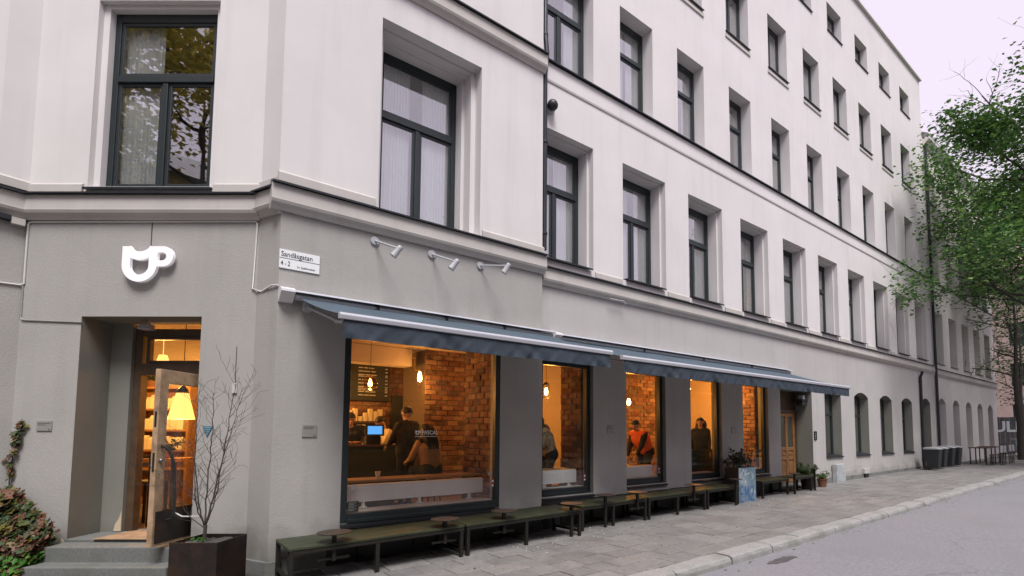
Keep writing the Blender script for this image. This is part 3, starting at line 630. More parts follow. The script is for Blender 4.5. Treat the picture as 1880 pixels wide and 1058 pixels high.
# threshold and steps
st = MB(); st.fbox(FE, 0.62, 2.16, -0.02, 0.70, -0.1, 0.335)
st.fbox(FE, 0.62, 2.16, -0.32, -0.022, -0.1, 0.30)
s1 = tag(st.build('doorstep', M['granite'], bevel=0.012), 'grey granite steps up to the open cafe door', kind='structure')
k = MB(); k.fbox(FE, 0.36, 2.30, -0.56, -0.10, -0.15, 0.125); k.build('step', M['granite'], s1, bevel=0.012)
k = MB(); k.fbox(FE, 0.98, 2.0, -0.05, 0.5, 0.336, 0.342); k.build('worn_mat', mat('worn_tan_threshold', (0.36, 0.25, 0.15), 0.9, noise=(7, 0.5)), s1)

# pale cobbles before the steps
n = 0; ck = MB()
for i in range(-16, 17):
    for j in range(-16, 17):
        u = 0.95+(i+j)*0.078; d = -1.05+(i-j)*0.078
        if not (-0.2 < u < 2.4 and -1.75 < d < -0.60): continue
        p = FE(u, d, 0); gz = ground_z(p.x, p.y); h = 0.050; vs = []
        for zz, hh in ((gz-.03, h), (gz+.006, h), (gz+.012, h-.006)):
            for a, b in ((hh, 0), (0, hh), (-hh, 0), (0, -hh)): q = FE(u+a*1.0, d+b*1.0, 0); vs.append((q.x, q.y, zz))
        fs = [(8, 9, 10, 11)]+[(r*4+k_, r*4+(k_+1) % 4, r*4+4+(k_+1) % 4, r*4+4+k_) for r in range(2) for k_ in range(4)]
        if n < 180: c_ = MB(); c_.add(vs, fs); c_.build('cobble', M['tile_pale'], pave); n += 1
        else: ck.add(vs, fs)
if ck.v: tag(ck.build('cobble_field', M['tile_pale'], pave), kind='stuff')

# ------------------------------------------------------------------ cafe interior (seen through the shop windows and the open door)
FLZ, CLZ = 0.30, 3.42
mb = MB(); mb.add([(-1.1, 2.75, FLZ), (0.2, 1.6, FLZ), (1.25, 0.6, FLZ), (1.35, 0.2, FLZ), (13.6, 0.2, FLZ), (13.6, 6.2, FLZ), (-1.1, 6.2, FLZ)], [tuple(range(7))]); mb.build('interior_floor', M['floorwood'], B)
mb = MB(); mb.add([(-1.1, 2.75, CLZ), (0.2, 1.6, CLZ), (1.25, 0.6, CLZ), (1.35, 0.2, CLZ), (13.6, 0.2, CLZ), (13.6, 6.2, CLZ), (-1.1, 6.2, CLZ)], [tuple(range(7))])
mb.box(1.9, 4.4, 3.1, 3.5, 3.05, 3.41); mb.build('ceiling', M['ceil'], B)
mb = MB(); mb.fbox(FE, -2.4, 0.55, 3.75, 3.9, FLZ, CLZ); mb.box(7.35, 9.1, 3.5, 3.6, FLZ, CLZ); mb.box(11.9, 13.7, 3.0, 3.1, FLZ, CLZ); mb.box(-1.2, -1.1, 2.6, 6.2, FLZ, CLZ); mb.box(-1.1, 13.6, 6.2, 6.3, FLZ, CLZ); mb.box(13.6, 13.7, 0.31, 6.2, FLZ, CLZ)
mb.build('interior_wall', M['inplaster'], B)
BRN = [0]
def brickwall(F, u0, u1, z0, z1, d, single, thick=0.25, seed=1, rough=0.012):
    rr = random.Random(seed)
    mb = MB(); mb.fbox(F, u0, u1, d+0.012, d+thick, z0, z1); w = mb.build('interior_brick_wall', M['mortar'], B)
    rest = MB(); row = 0; z = z0
    protos = {}
    while z < z1-0.04:
        u = u0 - (0.13 if row % 2 else 0)
        while u < u1:
            a, b = max(u, u0)+0.006, min(u+0.255, u1)-0.006
            if b-a > 0.03:
                j = rr.uniform(-rough, rough); k = rr.choice((0, 0, 1, 2, 3)); tz = rr.uniform(-.004, .004); vs = []
                e = 0.010
                p = [F(a, d+.03, z+.005), F(b, d+.03, z+.005), F(b, d+.03, z+.100), F(a, d+.03, z+.100), F(a, d+j, z+.007+tz), F(b, d+j, z+.007), F(b, d+j, z+.098+tz), F(a, d+j, z+.098),
                     F(a+e, d+j-.007, z+.007+e), F(b-e, d+j-.006, z+.007+e), F(b-e, d+j-.007, z+.098-e), F(a+e, d+j-.005, z+.098-e)]
                fs = [(8, 9, 10, 11)]+[(4+i, 4+(i+1) % 4, 8+(i+1) % 4, 8+i) for i in range(4)]+[(i, (i+1) % 4, 4+(i+1) % 4, 4+i) for i in range(4)]
                if single and z > 0.85 and BRN[0] < 296:
                    x = MB(); x.add(p, fs); x.build('brick', M['brick%d' % k], w); BRN[0] += 1
                else: rest.cur = k; rest.add(p, fs)
            u += 0.262
        z += 0.108; row += 1
    if rest.v: tag(rest.build('brick_courses', [M['brick%d' % i] for i in range(4)], w), kind='stuff')
    return w
FB = Fr((0, 0, 0), (0, 1, 0), (1, 0, 0))     # walls that face -x: u along +y, depth along +x
brickwall(F0, 4.66, 7.30, FLZ, CLZ, 3.0, True, 1.2, 1, .018)
brickwall(FB, 0.20, 1.15, FLZ, CLZ, 4.60, True, 0.8, 2)
brickwall(FB, 0.41, 1.05, FLZ, CLZ, 6.76, True, 0.8, 3)
brickwall(FB, 0.41, 1.0, FLZ, CLZ, 13.10, False, 0.3, 5)
brickwall(F0, 9.1, 11.9, FLZ, CLZ, 2.9, True, 0.25, 6, 0.022)
brickwall(F0, 1.7, 5.6, FLZ, CLZ, 4.25, False, 0.25, 7)

def lamp_light(name, loc, power, col=(1.0, 0.38, 0.07), size=0.05):
    l = bpy.data.lights.new(name, 'POINT'); l.energy = power; l.color = col; l.shadow_soft_size = size
    o = bpy.data.objects.new(name, l); o.location = loc; COL.objects.link(o); return o
LP = 2.1
# pendant lamps
g = thing('pendant_lamp', 'amber glass globe pendant lamp hanging in front of the menu board', 'pendant lamp', (2.91, 1.2, 2.47), 'pendant lamps in the cafe')
k = MB(); k.tube([(2.91, 1.2, 2.60), (2.91, 1.2, CLZ)], 0.004, 6); k.build('cord', M['black'], g)
k = MB(); k.sphere((2.91, 1.2, 2.47), 0.115, 24, 16); k.build('globe', M['smoke_glass'], g, smooth=60)
k = MB(); k.lathe((2.91, 1.2, 2.40), [(.004, 0), (.028, .02), (.034, .05), (.022, .10), (.012, .13)], 14); k.build('bulb', M['bulb'], g, smooth=60)
k = MB(); k.lathe((2.91, 1.2, 2.53), [(.02, 0), (.02, .06), (.008, .075)], 12); k.build('socket', M['brass'], g)
lamp_light('globe_light', (2.91, 1.2, 2.36), 7*LP)
g = thing('wall_lamp', 'bare glowing bulb on a bent pipe before the dark brick wall', 'wall lamp', (4.45, 2.8, 2.79), 'bare bulbs on the brick walls')
k = MB(); k.tube([(4.36, 3.05, 3.2), (4.36, 2.85, 3.2), (4.36, 2.85, 2.95), (4.45, 2.80, 2.93)], 0.012, 8); k.build('pipe', M['brass'], g)
k = MB(); k.lathe((4.45, 2.8, 2.70), [(.004, 0), (.035, .02), (.045, .07), (.035, .16), (.018, .21)], 14); k.build('bulb', M['bulb'], g, smooth=60)
lamp_light('bulb_light', (4.42, 2.70, 2.66), 5.5*LP)
g = thing('pendant_lamp', 'lantern pendant lamp hanging above the hooded guest', 'pendant lamp', (7.1, 2.0, 2.63), 'pendant lamps in the cafe')
k = MB(); k.tube([(7.1, 2, 2.80), (7.1, 2, CLZ)], 0.005, 6); k.build('cord', M['black'], g)
k = MB()
for i in range(6): a = i*math.pi/3; k.tube([(7.1+.07*math.cos(a), 2+.07*math.sin(a), 2.45), (7.1+.07*math.cos(a), 2+.07*math.sin(a), 2.74)], .005, 5)
k.lathe((7.1, 2, 2.74), [(.075, 0), (.06, .03), (.015, .07)], 12); k.lathe((7.1, 2, 2.44), [(.07, 0), (.07, .01)], 12); k.build('lantern_cage', M['lantern'], g)
k = MB(); k.lathe((7.1, 2, 2.50), [(.01, 0), (.035, .03), (.04, .10), (.02, .18)], 14); k.build('bulb', M['bulb'], g, smooth=60)
lamp_light('lantern_light', (7.1, 1.9, 2.38), 24*LP)
g = thing('wall_lamp', 'small glowing bulb before the rough brick wall behind the orange vest', 'wall lamp', (9.36, 1.6, 2.42), 'bare bulbs on the brick walls')
k = MB(); k.tube([(9.36, 1.6, 2.52), (9.36, 1.6, CLZ)], 0.004, 6); k.build('cord', M['black'], g)
k = MB(); k.lathe((9.36, 1.6, 2.34), [(.01, 0), (.04, .03), (.05, .09), (.02, .17)], 14); k.build('bulb', M['bulb'], g, smooth=60)
lamp_light('small_bulb_light', (9.36, 1.6, 2.27), 20*LP)
g = thing('pendant_lamp', 'cream cone shade pendant lamp glowing behind the open wooden door', 'pendant lamp', FE(0.92, 1.4, 2.0), 'pendant lamps in the cafe')
c = FE(0.92, 1.4, 0)
k = MB(); k.lathe((c.x, c.y, 0), [(.175, 1.86), (.08, 2.26), (.078, 2.26), (.172, 1.863)], 24); k.build('lamp_shade', M['shade'], g, smooth=60)
k = MB(); k.lathe((c.x, c.y, 2.262), [(.085, 0), (.07, .05), (.03, .10), (.01, .12)], 14); k.tube([(c.x, c.y, 2.38), (c.x, c.y, CLZ)], 0.005, 6); k.build('lamp_cap', M['lantern'], g)
lamp_light('shade_light', (c.x, c.y, 1.80), 5*LP, (1.0, 0.48, 0.12))
g = thing('pendant_lamp', 'cream cone shade pendant lamp above the coffee bag shelf', 'pendant lamp', FE(-0.2, 2.4, 2.9), 'pendant lamps in the cafe')
c = FE(-0.2, 2.4, 0); k = MB(); k.lathe((c.x, c.y, 0), [(.14, 2.72), (.06, 3.0)], 18); k.tube([(c.x, c.y, 3.0), (c.x, c.y, CLZ)], .005, 6); k.build('lamp_shade', M['shade'], g)
lamp_light('shelf_light', (c.x, c.y, 2.66), 48*LP, (1.0, 0.50, 0.13))
g = thing('pendant_lamp', 'unseen cone shade pendant lamp above the counter, lighting the menu shelf', 'pendant lamp', (2.7, 3.2, 2.9), 'pendant lamps in the cafe')
k = MB(); k.lathe((2.55, 3.55, 0), [(.14, 2.62), (.06, 2.86)], 18); k.tube([(2.55, 3.55, 2.86), (2.55, 3.55, CLZ)], .005, 6); k.build('lamp_shade', M['shade'], g)
lamp_light('counter_light', (2.55, 3.55, 2.56), 34*LP, (1.0, 0.40, 0.08))  # pendant itself unseen, placed for the bright zone under the menu
g = thing('pendant_lamp', 'bare glowing bulb above the guest in the fourth shop window', 'pendant lamp', (11.7, 1.6, 2.9), 'pendant lamps in the cafe')
k = MB(); k.lathe((11.75, 1.6, 2.80), [(.01, 0), (.04, .03), (.05, .09), (.02, .17)], 14); k.tube([(11.75, 1.6, 2.97), (11.75, 1.6, CLZ)], .005, 6); k.build('bulb', M['bulb'], g)
lamp_light('fourth_window_light', (11.75, 1.6, 2.72), 24*LP)
g = thing('wall_lamp', 'bare glowing bulb by the brick wall in the last shop window', 'wall lamp', (12.7, 0.9, 2.6), 'bare bulbs on the brick walls')
k = MB(); k.lathe((12.72, 1.5, 2.72), [(.01, 0), (.035, .03), (.045, .09), (.02, .15)], 14); k.tube([(12.72, 1.5, 2.87), (12.72, 1.5, CLZ)], .005, 6); k.build('bulb', M['bulb'], g)
lamp_light('last_window_light', (12.6, 1.2, 2.62), 18*LP)

# menu board
mn = thing('menu_board', 'dark menu board with rows of small white text above the counter', 'menu board', (3.9, 4.18, 2.3))
k = MB(); k.box(3.30, 4.34, 4.16, 4.20, 2.36, 3.16); k.build('board', M['menu'], mn)
rr = random.Random(3); k = MB()
z = 3.06
while z > 2.44:
    for (x0, n_) in ((3.36, 1), (3.66, 3 if rr.random() < .8 else 4), (4.24, 1)):
        x = x0
        for q in range(n_):
            w_ = rr.uniform(.05, .13) if x0 == 3.66 else 0.05
            xx = x
            while xx < x+w_: k.box(xx, xx+.009, 4.153, 4.16, z, z+.020); xx += .0135
            x += w_+.025
    z -= rr.choice((.036, .036, .075))
k.build('menu_lettering', M['menu_text'], mn)
# counter with goods, tablet, back shelf
ct = thing('counter', 'dark panelled cafe counter under the menu board', 'counter', (2.6, 2.3, FLZ))
k = MB(); k.box(1.5, 3.8, 2.34, 2.9, FLZ, 1.40); k.build('counter_body', M['counter'], ct)
k = MB(); k.box(1.45, 3.85, 2.28, 2.95, 1.402, 1.44); k.build('counter_top', M['darkwood'], ct, bevel=.005)
tb = thing('tablet', 'lit blue till tablet on a black stand on the counter', 'tablet', (3.35, 2.45, 1.44))
k = MB(); k.box(3.28, 3.55, 2.42, 2.55, 1.44, 1.60); k.build('stand', M['black'], tb, bevel=.01)
FT = Fr((3.28, 2.40, 1.60), (0.94, -0.34, 0), (0.34, 0.94, 0))
k = MB(); k.fbox(FT, -.02, .30, 0, .02, 0, .21); k.build('tablet_case', M['black'], tb)
k = MB(); k.fbox(FT, .015, .265, -.004, 0, .03, .18); k.build('screen', M['screen'], tb)
k = MB(); k.box(2.6, 3.2, 2.35, 2.55, 1.44, 1.445); 
pt = thing('pastry_tray', 'tray of pastries on the counter beside the tablet', 'pastry tray', (2.95, 2.45, 1.44)); k.build('tray', M['steel'], pt)
for i in range(14): k = MB(); k.sphere((2.65+.085*(i % 7), 2.40+.1*(i//7), 1.475), .042, 10, 6, (1, 1, .7)); k.build('pastry', M['shelfwood' if i % 3 else 'terracotta'], pt, smooth=60)
sh = thing('wall_shelf', 'back counter and shelf with jars under the menu board', 'shelf', (3.5, 4.0, 1.3))
k = MB(); k.box(2.2, 4.30, 3.75, 4.22, 0.3, 1.50); k.box(2.6, 4.10, 3.95, 4.22, 1.86, 1.90); k.build('shelf_board', M['darkwood'], sh)
rr = random.Random(5)
for i in range(11):
    x = 3.0+i*.105; hgt = rr.uniform(.10, .28); k = MB(); k.box(x, x+.085, 3.98, 4.08, 1.903, 1.903+hgt)
    tag(k.build('coffee_bag', M['paper'], bevel=.008), 'pale paper coffee bag standing on the shelf under the menu board', 'coffee bag', 'coffee bags on the back shelf')
cm = thing('coffee_machine', 'steel coffee machine on the back counter', 'coffee machine', (3.9, 3.9, 1.5))
k = MB(); k.box(3.55, 4.15, 3.80, 4.15, 1.502, 1.56); k.box(3.55, 4.15, 3.95, 4.15, 1.56, 1.80); k.box(3.55, 4.15, 3.80, 4.15, 1.80, 1.83); k.build('machine_body', M['steel'], cm, bevel=.01)
for i in range(3): k = MB(); k.lathe((3.67+.18*i, 3.86, 1.68), [(.03, 0), (.04, .03), (.03, .12)], 12); k.build('group_head', M['black'], cm)
dp = MB(); dp.box(4.40, 5.10, 4.16, 4.20, .35, 2.50); tag(dp.build('dark_panel', M['menu']), 'tall dark doorway panel beside the menu board behind the customers', 'panel')
wlp = thing('window_lamp', 'small glowing table lamp behind the fourth first floor window of the long wing', 'lamp', (12.35, .72, 4.86))
k = MB(); k.lathe((12.35, .72, 4.86), [(.07, 0), (.07, .015), (.012, .03), (.012, .18), (.01, .2)], 14); k.build('lamp_base', M['brass'], wlp)
k = MB(); k.lathe((12.35, .72, 5.04), [(.13, 0), (.08, .22), (.078, .22), (.127, .003)], 18); k.build('lamp_shade', M['shade'], wlp)
lamp_light('window_lamp_light', (12.35, .72, 5.30), 4, (1, .6, .3))
# window table, stools, radiators
for i, (a, b, lab) in enumerate(((2.2, 4.55, 'long wooden window table in the largest shop window'), (5.6, 6.7, 'wooden window table below the hooded guest'), (7.7, 8.85, 'wooden window table below the orange vest'))):
    t = thing('window_table', lab, 'table', (a, .5, FLZ), 'window tables')
    k = MB(); k.box(a, b, .47, .95, .93, .965); k.build('table_top', M['counterwood'], t, bevel=.004)
    for x in (a+.1, b-.12): k = MB(); k.box(x, x+.04, .85, .89, FLZ, .93); k.build('leg', M['black'], t)
def radiator(a, b, y, z0, z1, feet, lab, zb):
    t = thing('radiator', lab, 'radiator', ((a+b)/2, y, zb), 'radiators in the shop windows')
    k = MB(); k.box(a, b, y, y+.10, z0, z1); k.box(a-.004, b+.004, y+.02, y+.08, z1+.001, z1+.012)
    k.build('radiator_body', M['white'], t, bevel=.012)
    k = MB(); n = int((b-a)/.033)
    for i in range(n): x = a+.02+(b-a-.04)*(i+.5)/n; k.prism(Fr((0, 0, 0), (0, 0, 1), (0, 1, 0)) if 0 else F0, [(y-.0005, z0+.03), (y-.007, z0+.04), (y-.007, z1-.04), (y-.0005, z1-.03)], x-.008, x+.008)
    k.build('fins', M['white'], t)
    for x in feet:
        k = MB(); k.lathe((x, y+.05, zb), [(.055, 0), (.055, .008), (.028, .015), (.022, z0-zb+.01)], 12); k.build('foot', M['white'], t)
radiator(2.30, 4.47, 0.24, 0.68, 0.91, (2.55, 3.39, 4.24), 'long white radiator behind the largest shop window', 0.595)
radiator(5.65, 6.55, 0.30, 0.72, 0.95, (5.80, 6.40), 'white radiator below the hooded guest in the second shop window', 0.665)
radiator(7.80, 8.74, 0.30, 0.73, 0.95, (7.95, 8.62), 'white radiator below the orange vest in the third shop window', 0.735)
def stool(x, y, lab, hgt=.62):
    t = thing('stool', lab, 'stool', (x, y, FLZ), 'high stools in the cafe')
    k = MB(); k.lathe((x, y, FLZ+hgt), [(.16, 0), (.17, .015), (.16, .03)], 16); k.build('seat', M['darkwood'], t)
    for i in range(4):
        a = math.pi/4+i*math.pi/2; k = MB(); k.tube([(x+.10*math.cos(a), y+.10*math.sin(a), FLZ+hgt), (x+.19*math.cos(a), y+.19*math.sin(a), FLZ)], .012, 6); k.build('leg', M['black'], t)
stool(3.97, 1.12, 'high stool under the seated guest in the tan jacket', .60)
bt = thing('bar_table', 'dark high table inside the open cafe door', 'table', FE(0.0, 1.8, FLZ))
k = MB(); k.fbox(FE, -1.2, 0.75, 1.55, 2.15, 1.20, 1.25); k.build('table_top', M['shelfwood'], bt)
for u, d in ((-1.1, 1.6), (.65, 1.6), (.65, 2.1), (-.3, 1.6)): k = MB(); k.fbox(FE, u, u+.05, d, d+.05, FLZ, 1.2); k.build('leg', M['darkwood'], bt)
for i, (u, d, lab) in enumerate(((0.05, 1.15, 'dark high backed chair at the bar table left of the door leaf'), (0.62, 1.2, 'dark high backed chair at the bar table right of the door leaf'))):
    t = thing('bar_chair', lab, 'chair', FE(u, d, FLZ), 'dark chairs at the bar table')
    k = MB(); k.fbox(FE, u-.18, u+.18, d-.18, d+.18, .92, .95); k.build('seat', M['darkwood'], t)
    for a, b, z in ((-.16, -.16, 1.32), (.16, -.16, 1.32), (-.16, .16, .92), (.16, .16, .92)): k = MB(); k.fbox(FE, u+a-.015, u+a+.015, d+b-.015, d+b+.015, FLZ, z); k.build('leg', M['black'], t)
    k = MB()
    for z in (1.06, 1.17, 1.28): k.fbox(FE, u-.145, u+.145, d-.17, d-.15, z, z+.05)
    k.build('backrest', M['darkwood'], t)
# coffee shelf seen through the open door
cs = thing('bookcase', 'wooden shelf unit full of pale coffee bags seen through the open door', 'shelf', FE(-.9, 3.4, FLZ))
k = MB(); U0, U1 = -1.52, -.42
k.fbox(FE, U0, U0+.04, 3.38, 3.72, FLZ, 2.55); k.fbox(FE, U1-.04, U1, 3.38, 3.72, FLZ, 2.55); k.fbox(FE, U0+.04, U1-.04, 3.70, 3.72, FLZ, 2.5)
SZ = (.95, 1.30, 1.68, 2.08, 2.50)
for z in SZ: k.fbox(FE, U0+.04, U1-.04, 3.38, 3.70, z, z+.035)
k.build('shelf_frame', M['shelfwood'], cs)
rr = random.Random(9)
for z in SZ[1:4]:
    u = U0+.06
    while u < U1-.16:
        w_ = rr.uniform(.12, .15); hh = rr.uniform(.20, .28); k = MB(); k.fbox(FE, u, u+w_-.012, 3.40, 3.52, z+.037, z+.037+hh*.8); k.prism(FE, [(3.41, z+.037+hh*.8), (3.45, z+.037+hh), (3.47, z+.037+hh), (3.51, z+.037+hh*.8)], u+.002, u+w_-.014)
        tag(k.build('coffee_bag', M['paper']), 'pale paper coffee bag on the %s row of the shelf unit behind the door' % {1.30: 'lowest', 1.68: 'middle', 2.08: 'top'}[z], 'coffee bag', 'coffee bags on the shelf unit'); u += w_
def leaves(mb, cen, spread, n, size, rr, normal=None, aspect=1.0, lobed=False, flat=0.0):
    for _ in range(n):
        p = Vector(cen)+Vector((rr.gauss(0, spread[0]), rr.gauss(0, spread[1]), rr.gauss(0, spread[2])))
        leaf1(mb, p, size*rr.uniform(.6, 1.3), rr, normal, aspect, lobed)
def leaf1(mb, p, s, rr, normal=None, aspect=1.0, lobed=False):
    nrm = Vector((rr.uniform(-1, 1), rr.uniform(-1, 1), rr.uniform(-.3, 1))).normalized()
    if normal is not None: nrm = (Vector(normal)+nrm*0.55).normalized()
    a = nrm.orthogonal().normalized(); a.rotate(Matrix.Rotation(rr.uniform(0, 6.28), 3, nrm)); b = nrm.cross(a); w = s*.5*aspect
    if lobed:
        fold = nrm*s*0.10
        o = [(-.0, -.45), (.30, -.38), (.26, -.12), (.55, .02), (.26, .14), (.0, .60), (-.26, .14), (-.55, .02), (-.26, -.12), (-.30, -.38)]
        vs = [p+a*x*s+b*y*s+fold*(abs(x)*2-.3) for x, y in o]+[p-fold*.3]
        mb.add(vs, [(10, i, (i+1) % 10) for i in range(10)])
    else:
        mb.add([p-b*s*.5, p+a*w+nrm*s*.12, p+b*s*.5, p-a*w+nrm*s*.12], [(0, 1, 2), (0, 2, 3)])
def potted(name, lab, loc, r, hgt, n, size, m, spread, seed=1, group=None, aspect=.5, potm='terracotta'):
    t = thing(name, lab, 'potted plant', loc, group); rr = random.Random(seed); x, y, z = loc
    k = MB(); k.lathe((x, y, z), [(r*.75, 0), (r, hgt), (r*1.06, hgt), (r*1.06, hgt-.03), (r*.9, hgt-.02), (.01, hgt-.03)], 16); k.build('pot', M[potm], t, smooth=40)
    st_ = MB(); lv = MB()
    for i in range(9):
        a = rr.uniform(0, 6.28); e = Vector((math.cos(a)*spread[0]*1.3, math.sin(a)*spread[1]*1.3, rr.uniform(.3, 1)*spread[2]*2)); c0 = Vector((x, y, z+hgt))
        st_.tube([c0, c0+e*.5+Vector((0, 0, .1*spread[2])), c0+e], [.008, .006, .003], 5)
        for j in range(n//9): q = rr.random(); leaf1(lv, c0+e*q+Vector((rr.gauss(0, .03), rr.gauss(0, .03), rr.gauss(0, .03))), size*rr.uniform(.6, 1.3), rr, None, aspect)
    st_.build('stem', M['bark'], t); lv.build('foliage', M[m], t); return t
c = FE(-1.25, 3.5, 2.537); potted('potted_plant', 'dark potted plant on top of the coffee bag shelf', c, .09, .12, 60, .12, 'leaf_dark', (.12, .12, .12), 4)
c = FE(.45, 1.75, 1.251); potted('potted_plant', 'bushy dark plant on the high table behind the door leaf', c, .08, .12, 90, .09, 'leaf_dark', (.13, .13, .10), 5)
# indoor plant and vase behind the corner block window, small things on sills
potted('potted_plant', 'tall leafy plant behind the corner first floor window', (3.72, 0.80, 4.92), .09, .15, 130, .15, 'leaf_fern', (.17, .10, .38), 8, aspect=.45)
# lettering on the glass
sg = thing('window_logo', 'white cup logo and cafe name on the largest shop window', 'window lettering', (3.2, -.1, 1.65))
text('PASCAL', .085, FC, 3.235, .022, 1.632, 'lettering', M['sign_white'], sg, 0.86, .0003, .001)
k = MB(); k.fbox(FC, 3.14, 3.47, .021, .024, 1.60, 1.607)
k.build('underline', M['sign_white'], sg)
def cup_shape(F, u0, z0, s, d0, d1, name, m, parent):
    """the cup-and-P emblem: a U shaped cup whose rim sags, with a P-loop handle. s = overall height"""
    cu = bpy.data.curves.new('tmp', 'CURVE'); cu.dimensions = '2D'; cu.fill_mode = 'BOTH'; cu.resolution_u = 1
    def sp(pts):
        q = cu.splines.new('POLY'); q.points.add(len(pts)-1); q.use_cyclic_u = True
        for p, (x, y) in zip(q.points, pts): p.co = (x, y, 0, 1)
    arc = lambda cx, cy, rx, ry, a0, a1, n=18: [(cx+rx*math.cos(R(a0+(a1-a0)*i/n)), cy+ry*math.sin(R(a0+(a1-a0)*i/n))) for i in range(n+1)]
    out = [(0.0, 1.0)] + [(0.0, .5)] + arc(.485, .485, .485, .485, 180, 355, 24) + [(.972, .43)] + arc(1.13, .715, .285, .285, -90, 90, 18) + [(.80, 1.0)] + arc(.485, 1.10, .30, .245, -20, -160, 14) + [(.20, 1.0)]
    sp(out)
    sp(arc(.485, .45, .26, .25, 180, 360, 18) + arc(.485, .86, .36, .25, -43.77, -136.23, 12))
    sp([(.975, .60)] + arc(1.11, .715, .115, .115, -90, 90, 12) + [(.975, .83)])
    cu.extrude = abs(d1-d0)/2/s; o = bpy.data.objects.new('tmp', cu); COL.objects.link(o)
    dg = bpy.context.evaluated_depsgraph_get(); me = bpy.data.meshes.new_from_object(o.evaluated_get(dg))
    mb = MB(); mb.add([F(u0+v.co.x*s, (d0+d1)/2 - v.co.z*s, z0+v.co.y*s) for v in me.vertices], [tuple(p.vertices) for p in me.polygons])
    bpy.data.objects.remove(o); bpy.data.meshes.remove(me); bpy.data.curves.remove(cu)
    return mb.build(name, m, parent)
cup_shape(FC, 3.14, 1.628, .062, .021, .024, 'cup_logo', M['sign_white'], sg)
rr = random.Random(2)
for (u, z, lab, F_) in ((2.28, .93, 'small round sticker at the left end of the radiator', FC), (4.40, 1.0, 'small round sticker at the right edge of the shop glass', FC)):
    k = MB(); k.poly(F_, [(u+.035*math.cos(i*.3927), z+.035*math.sin(i*.3927)) for i in range(16)], .02, .023); tag(k.build('round_sticker', M['plaque']), lab, 'sticker')
for (F_, u, z, d, lab) in ((FC, 4.43, .80, .02, 'red and white sticker low on the largest shop window'), (FM, 6.58, .76, .11, 'red and white sticker low on the second shop window'), (FM, 8.72, .80, .11, 'red and white sticker low on the third shop window')):
    t = thing('sticker', lab, 'sticker', F_(u, d, z), 'red stickers on the shop glass')
    for i in range(4): k = MB(); k.fbox(F_, u, u+.035, d, d+.003, z+.035*i, z+.035*i+.032); k.build('label_stripe', M['sticker_red' if i % 2 else 'sign_white'], t)
k = MB(); k.fbox(FC, 2.215, 2.36, .018, .024, .60, .74); t = tag(k.build('opening_hours_sticker', M['menu']), 'dark opening hours sticker in the lower left corner of the largest shop window', 'sticker')
k = MB()
for i in range(6): k.fbox(FC, 2.23, 2.30+.03*(i % 2), .014, .017, .615+.02*i, .622+.02*i)
k.build('print', M['plaque'], t)

